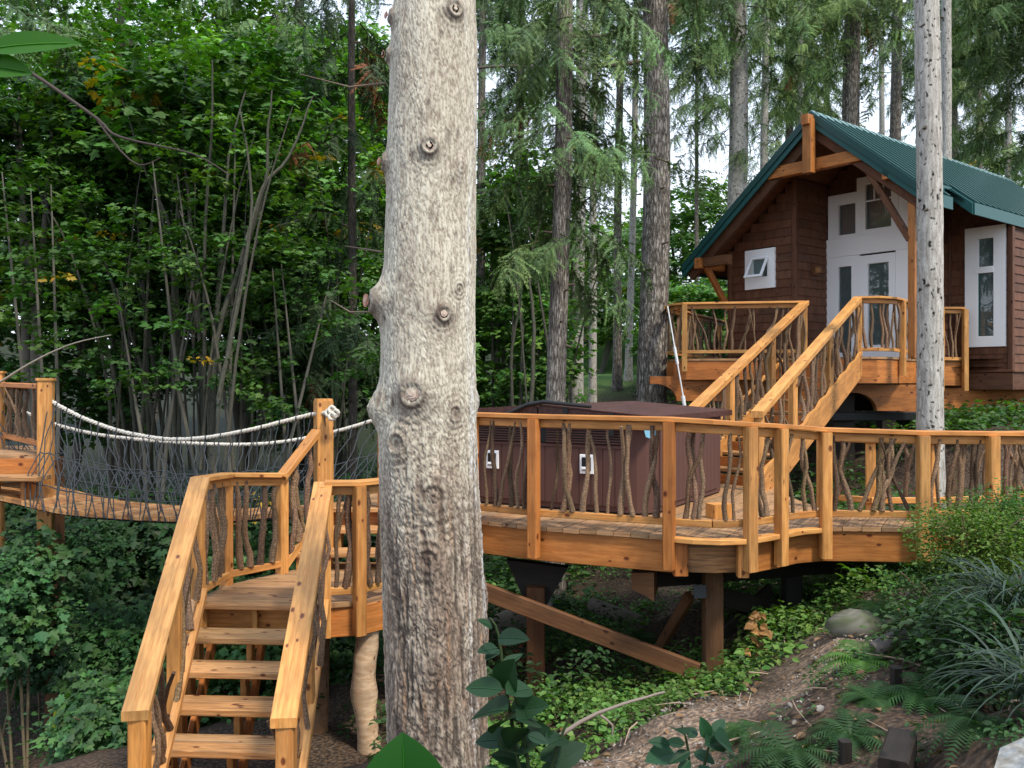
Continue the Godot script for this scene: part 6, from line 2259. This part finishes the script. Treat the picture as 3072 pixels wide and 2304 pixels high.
	# the broad-leaved plant right in front of the big trunk's foot: each leaf is its own piece
	var plant := func(label: String, stems: Array, leaves: Array, col: Color, d: float) -> void:
		var f: Vector3 = at(stems[0][0][0], stems[0][0][1], d)
		var t := thing("broad_leaf_plant", label, "plant", Vector3(f.x, f.y - 0.2, f.z))
		var m := MB.new()
		m.col = Color(0.05, 0.08, 0.03)
		for s in stems: stem(m, s, d, 0.006, 0.003)
		obj("stem", m, M.leaf, t)
		for l in leaves:
			var fz := 1.0 if d > 2.0 else 0.12
			var p: Vector3 = at(l[0], l[1], d + rf(-0.12, 0.12) * fz)
			var e: Vector3 = at(l[2], l[3], d + rf(-0.15, 0.10) * fz)
			var lm := MB.new()
			var g := rf(0.75, 1.25)
			lm.col = Color(col.r * g, col.g * g, col.b * g)
			var dir := (e - p) * (0.74 if d > 2.0 else 1.0)
			var wd: float = l[4] if l.size() > 4 else 0.27
			var up_of := Vector3(0.05, 0.35, 1.0).normalized() if d < 2.0 else Vector3(rf(-0.3, 0.3), 0.75, rf(0.35, 1.0)).normalized()
			leaf_blade(lm, p, dir, up_of, dir.length(), wd)
			var rib := MB.new()
			var lf := obj("leaf", lm, M.leaf, t)
			rib.col = lm.col * 2.2
			var un := dir.normalized().cross(up_of).normalized().cross(dir.normalized())
			for z in 6:
				var t0 := z / 7.0
				var t1 := (z + 1) / 7.0
				var q0 := p + dir * t0 + un * (0.0015 - 0.16 * t0 * t0 * dir.length())
				var q1 := p + dir * t1 + un * (0.0015 - 0.16 * t1 * t1 * dir.length())
				rib.tube([q0, q1], [0.0011, 0.0009], 4, 1.0, false)
			obj("midrib", rib, M.leaf, lf)
	plant.call("dark broad-leaved sapling in front of the large pale trunk's foot", [[[520, 770], [508, 700], [502, 660], [497, 630], [490, 618]], [[530, 780], [520, 715], [512, 690]], [[545, 790], [560, 740], [570, 715]]],
		[[492, 628, 474, 615], [498, 638, 537, 636], [497, 648, 472, 651], [500, 650, 480, 660], [503, 668, 528, 645], [503, 690, 450, 683], [505, 690, 512, 652, 0.4], [506, 694, 545, 680], [508, 710, 452, 712, 0.32], [510, 712, 556, 700], [514, 718, 480, 728], [516, 720, 552, 715], [512, 740, 460, 738, 0.3], [520, 748, 556, 722, 0.34], [524, 752, 498, 735], [520, 760, 482, 752], [535, 772, 492, 768], [540, 760, 575, 738], [528, 735, 556, 745], [550, 765, 600, 735, 0.3], [548, 745, 575, 728], [520, 728, 505, 748, 0.36], [540, 775, 575, 762], [500, 770, 470, 772]], Color(0.017, 0.050, 0.022), 2.7)
	plant.call("dark glossy broad-leaved plant at the bottom border in front of the path", [[[690, 790], [688, 750], [682, 725]], [[700, 790], [708, 750], [720, 728]]],
		[[685, 745, 658, 738], [684, 735, 672, 718], [688, 738, 700, 722], [690, 752, 662, 765], [694, 752, 722, 765], [705, 745, 735, 735], [708, 738, 700, 712], [712, 735, 730, 712], [690, 760, 672, 785], [700, 765, 720, 790], [715, 738, 748, 752], [670, 745, 642, 738], [674, 752, 640, 760]], Color(0.022, 0.068, 0.034), 3.0)
	plant.call("single very large round dark leaf at the bottom border below the pale trunk", [[[400, 800], [402, 775]]], [[405, 800, 402, 737, 0.62]], Color(0.012, 0.075, 0.008), 1.6)
	plant.call("two near green leaves poking in at the upper left border", [[[-30, 60], [0, 55]], [[-30, 70], [-4, 66]]], [[-14, 50, 74, 34, 0.15], [-20, 66, 28, 68, 0.26]], Color(0.035, 0.13, 0.010), 1.5)
	# log, boulder, timber edging and a flat stone
	var lg := MB.new()
	lg.col = Color(0.15, 0.13, 0.12)
	var ga := spot(874, 657) + Vector3.UP * 0.03
	var gb2 := spot(914, 641) + Vector3.UP * 0.04
	lg.tube([ga, ga.lerp(gb2, 0.5) + Vector3.UP * 0.015, gb2], [0.045, 0.05, 0.045], 9, 0.8)
	tag(obj("grey_log", lg, M.bark, self), "short weathered grey log lying beside the upper path", "log")
	lg = MB.new()
	lg.col = Color(0.14, 0.12, 0.10)
	lg.tube([at(592, 605, 11.0), at(640, 622, 10.4)], [0.09, 0.08], 9, 0.8)
	tag(obj("fallen_log", lg, M.bark, self), "fallen grey log lying in the green under the deck", "log")
	lg = MB.new()
	lg.col = Color(0.17, 0.14, 0.11)
	lg.tube([at(488, 640, 10.0), at(540, 612, 11.5)], [0.22, 0.2], 12, 0.8)
	tag(obj("fallen_log", lg, M.bark, self), "thick fallen trunk behind the foot of the big pale trunk", "log")
	var tw := MB.new()
	tw.col = Color(0.22, 0.18, 0.15)
	stem(tw, [[548, 745], [580, 722], [620, 705], [665, 692]], 4.8, 0.014, 0.006)
	stem(tw, [[600, 715], [612, 725], [612, 735]], 4.8, 0.008, 0.004)
	tag(obj("fallen_branch", tw, M.bark, self), "thin pale fallen branch along the lower side of the dirt path", "branch")
	var bo := MB.new()
	bo.col = Color(0.20, 0.20, 0.13)
	var bc := spot(856, 628)
	var rows := 14
	var cols := 22
	for j in rows + 1:
		for i in cols + 1:
			var an := TAU * (i % cols) / cols
			var el := PI * j / rows - PI / 2
			var v := Vector3(cos(an) * cos(el), sin(el), sin(an) * cos(el))
			var k := 1.0 + 0.35 * nz.get_noise_3d(v.x * 70, v.y * 70, v.z * 70) + 0.10 * nz.get_noise_3d(v.x * 300, v.y * 300, v.z * 300)
			bo.v.append(bc + Vector3(v.x * 0.20, v.y * 0.12, v.z * 0.17) * k)
			bo.n.append(Vector3(v.x / 0.2, v.y / 0.12, v.z / 0.17).normalized())
			bo.u.append(Vector2(float(i) / cols, float(j) / rows))
			var g := 0.8 + 0.5 * nz.get_noise_3d(v.x * 200 + 90, v.y * 200, v.z * 200)
			var moss := smoothstep(0.0, 0.25, nz.get_noise_3d(v.x * 90 + 40, v.y * 90, v.z * 90))
			var c := Color(0.135, 0.13, 0.105).lerp(Color(0.07, 0.085, 0.038), moss * 0.8)
			bo.c.append(Color(c.r * g, c.g * g, c.b * g))
	for j in rows:
		for i in cols:
			var q := j * (cols + 1) + i
			bo.ix.append_array([q, q + 1, q + cols + 1, q + 1, q + cols + 2, q + cols + 1])
	tag(obj("boulder", bo, M.bark, self), "mossy grey boulder half buried at the upper edge of the path", "boulder")
	var te := wood()
	te.board(at(893, 778, 3.4), at(893, 778, 3.4) + Vector3(0.16, 0.01, -0.28), 0.11, 0.14)
	tag(obj("timber_edging", te, M.darkbeam, self), "dark squared timber end at the bottom right beside the ferns", "timber")
	for q in [[845, 768, 3.6, 0.2, "lowest short mossy stake along the path edge at the bottom right"], [896, 688, 4.6, 0.2, "middle mossy stake along the path edge behind the dark timber end"], [918, 650, 5.3, 0.2, "topmost mossy stake near the grey log"]]:
		var c := spot(q[0], q[1])
		var m := wood()
		m.col = Color(2.0, 2.6, 1.0)
		m.board(c + Vector3.DOWN * 0.35, c + Vector3.UP * q[3] * 0.5, 0.05, 0.05, Vector3.BACK)
		tag(obj("wooden_stake", m, M.darkbeam, self), q[4], "stake")
	var fs := MB.new()
	fs.col = Color(0.24, 0.245, 0.24)
	fs.slab([at(1000, 748, 2.6), at(1045, 728, 2.9), at(1060, 790, 2.4), at(985, 800, 2.3)], Vector3(0, -0.08, -0.02))
	tag(obj("flat_stone", fs, M.stone, self), "pale flat slab at the bottom right corner", "stone slab")
	# curled brown dead leaves on the vine under the deck
	var dv := MB.new()
	for k in 26:
		var p := at(rf(748, 766), rf(612, 655), 6.9)
		dv.col = Color(0.36, 0.19, 0.075) * rf(0.5, 1.3)
		leaf_oval(dv, p, Vector3(rf(-1, 1), rf(-1, 0.2), rf(-0.5, 1)), Vector3(rf(-1, 1), 0.6, 1), rf(0.05, 0.10), 0.4, 0.5)
	tag(obj("dead_leaves", dv, M.leaf, self), "hanging cluster of curled tan dead leaves below the deck", "dead leaves").set_meta("kind", "stuff")
	var red := MB.new()
	for k in 40:
		var p := at(rf(498, 520), rf(645, 668), 8.6)
		red.col = Color(0.30, 0.10, 0.045) * rf(0.5, 1.2)
		leaf_oval(red, p, Vector3(rf(-1, 1), rf(-0.6, 0.6), rf(-0.5, 1)), Vector3(rf(-1, 1), 0.8, 1), rf(0.05, 0.1), 0.25, 0.3)
	tag(obj("red_leaves", red, M.leaf, self), "patch of rust-red dead fronds behind the sapling", "dead leaves").set_meta("kind", "stuff")
	# the small yellow post marker in the lower left clearing
	var yc := at(57, 718, 9.4)
	var ym := MB.new()
	ym.tube([yc + Vector3(0, -0.10, 0), yc + Vector3(0, -0.07, 0), yc + Vector3(0, -0.06, 0)], [0.055, 0.055, 0.03], 10)
	ym.tube([yc + Vector3(0, -0.06, 0), yc + Vector3(0, 0.09, 0), yc + Vector3(0, 0.11, 0)], [0.035, 0.035, 0.02], 10)
	tag(obj("feeder", ym, M.yellow, self), "small bright yellow-green tube hanging near the ground at the lower left", "feeder")

func leaf_blade(m: MB, p: Vector3, dir: Vector3, up: Vector3, s: float, wd: float) -> void:
	# a smooth pointed leaf with a folded midrib, cupped edges and a drooping tip
	var d := dir.normalized()
	var x := d.cross(up).normalized()
	var n := x.cross(d)
	var N := 9
	for k in N:
		for sg in [-1.0, 1.0]:
			var q := []
			for z in [[k, 0.0], [k, 1.0], [k + 1, 1.0], [k + 1, 0.0]]:
				var t := float(z[0]) / N
				var w: float = wd * pow(sin(PI * pow(t, 0.8)), 0.8) * z[1] if t < 1.0 and t > 0.0 else 0.0
				q.append(p + (d * t + x * sg * w + n * (w * 0.30 - 0.16 * t * t)) * s)
			if sg > 0:
				if k > 0: m.tri(q[0], q[1], q[3])
				m.tri(q[1], q[2], q[3])
			else:
				if k > 0: m.tri(q[0], q[3], q[1])
				m.tri(q[1], q[3], q[2])
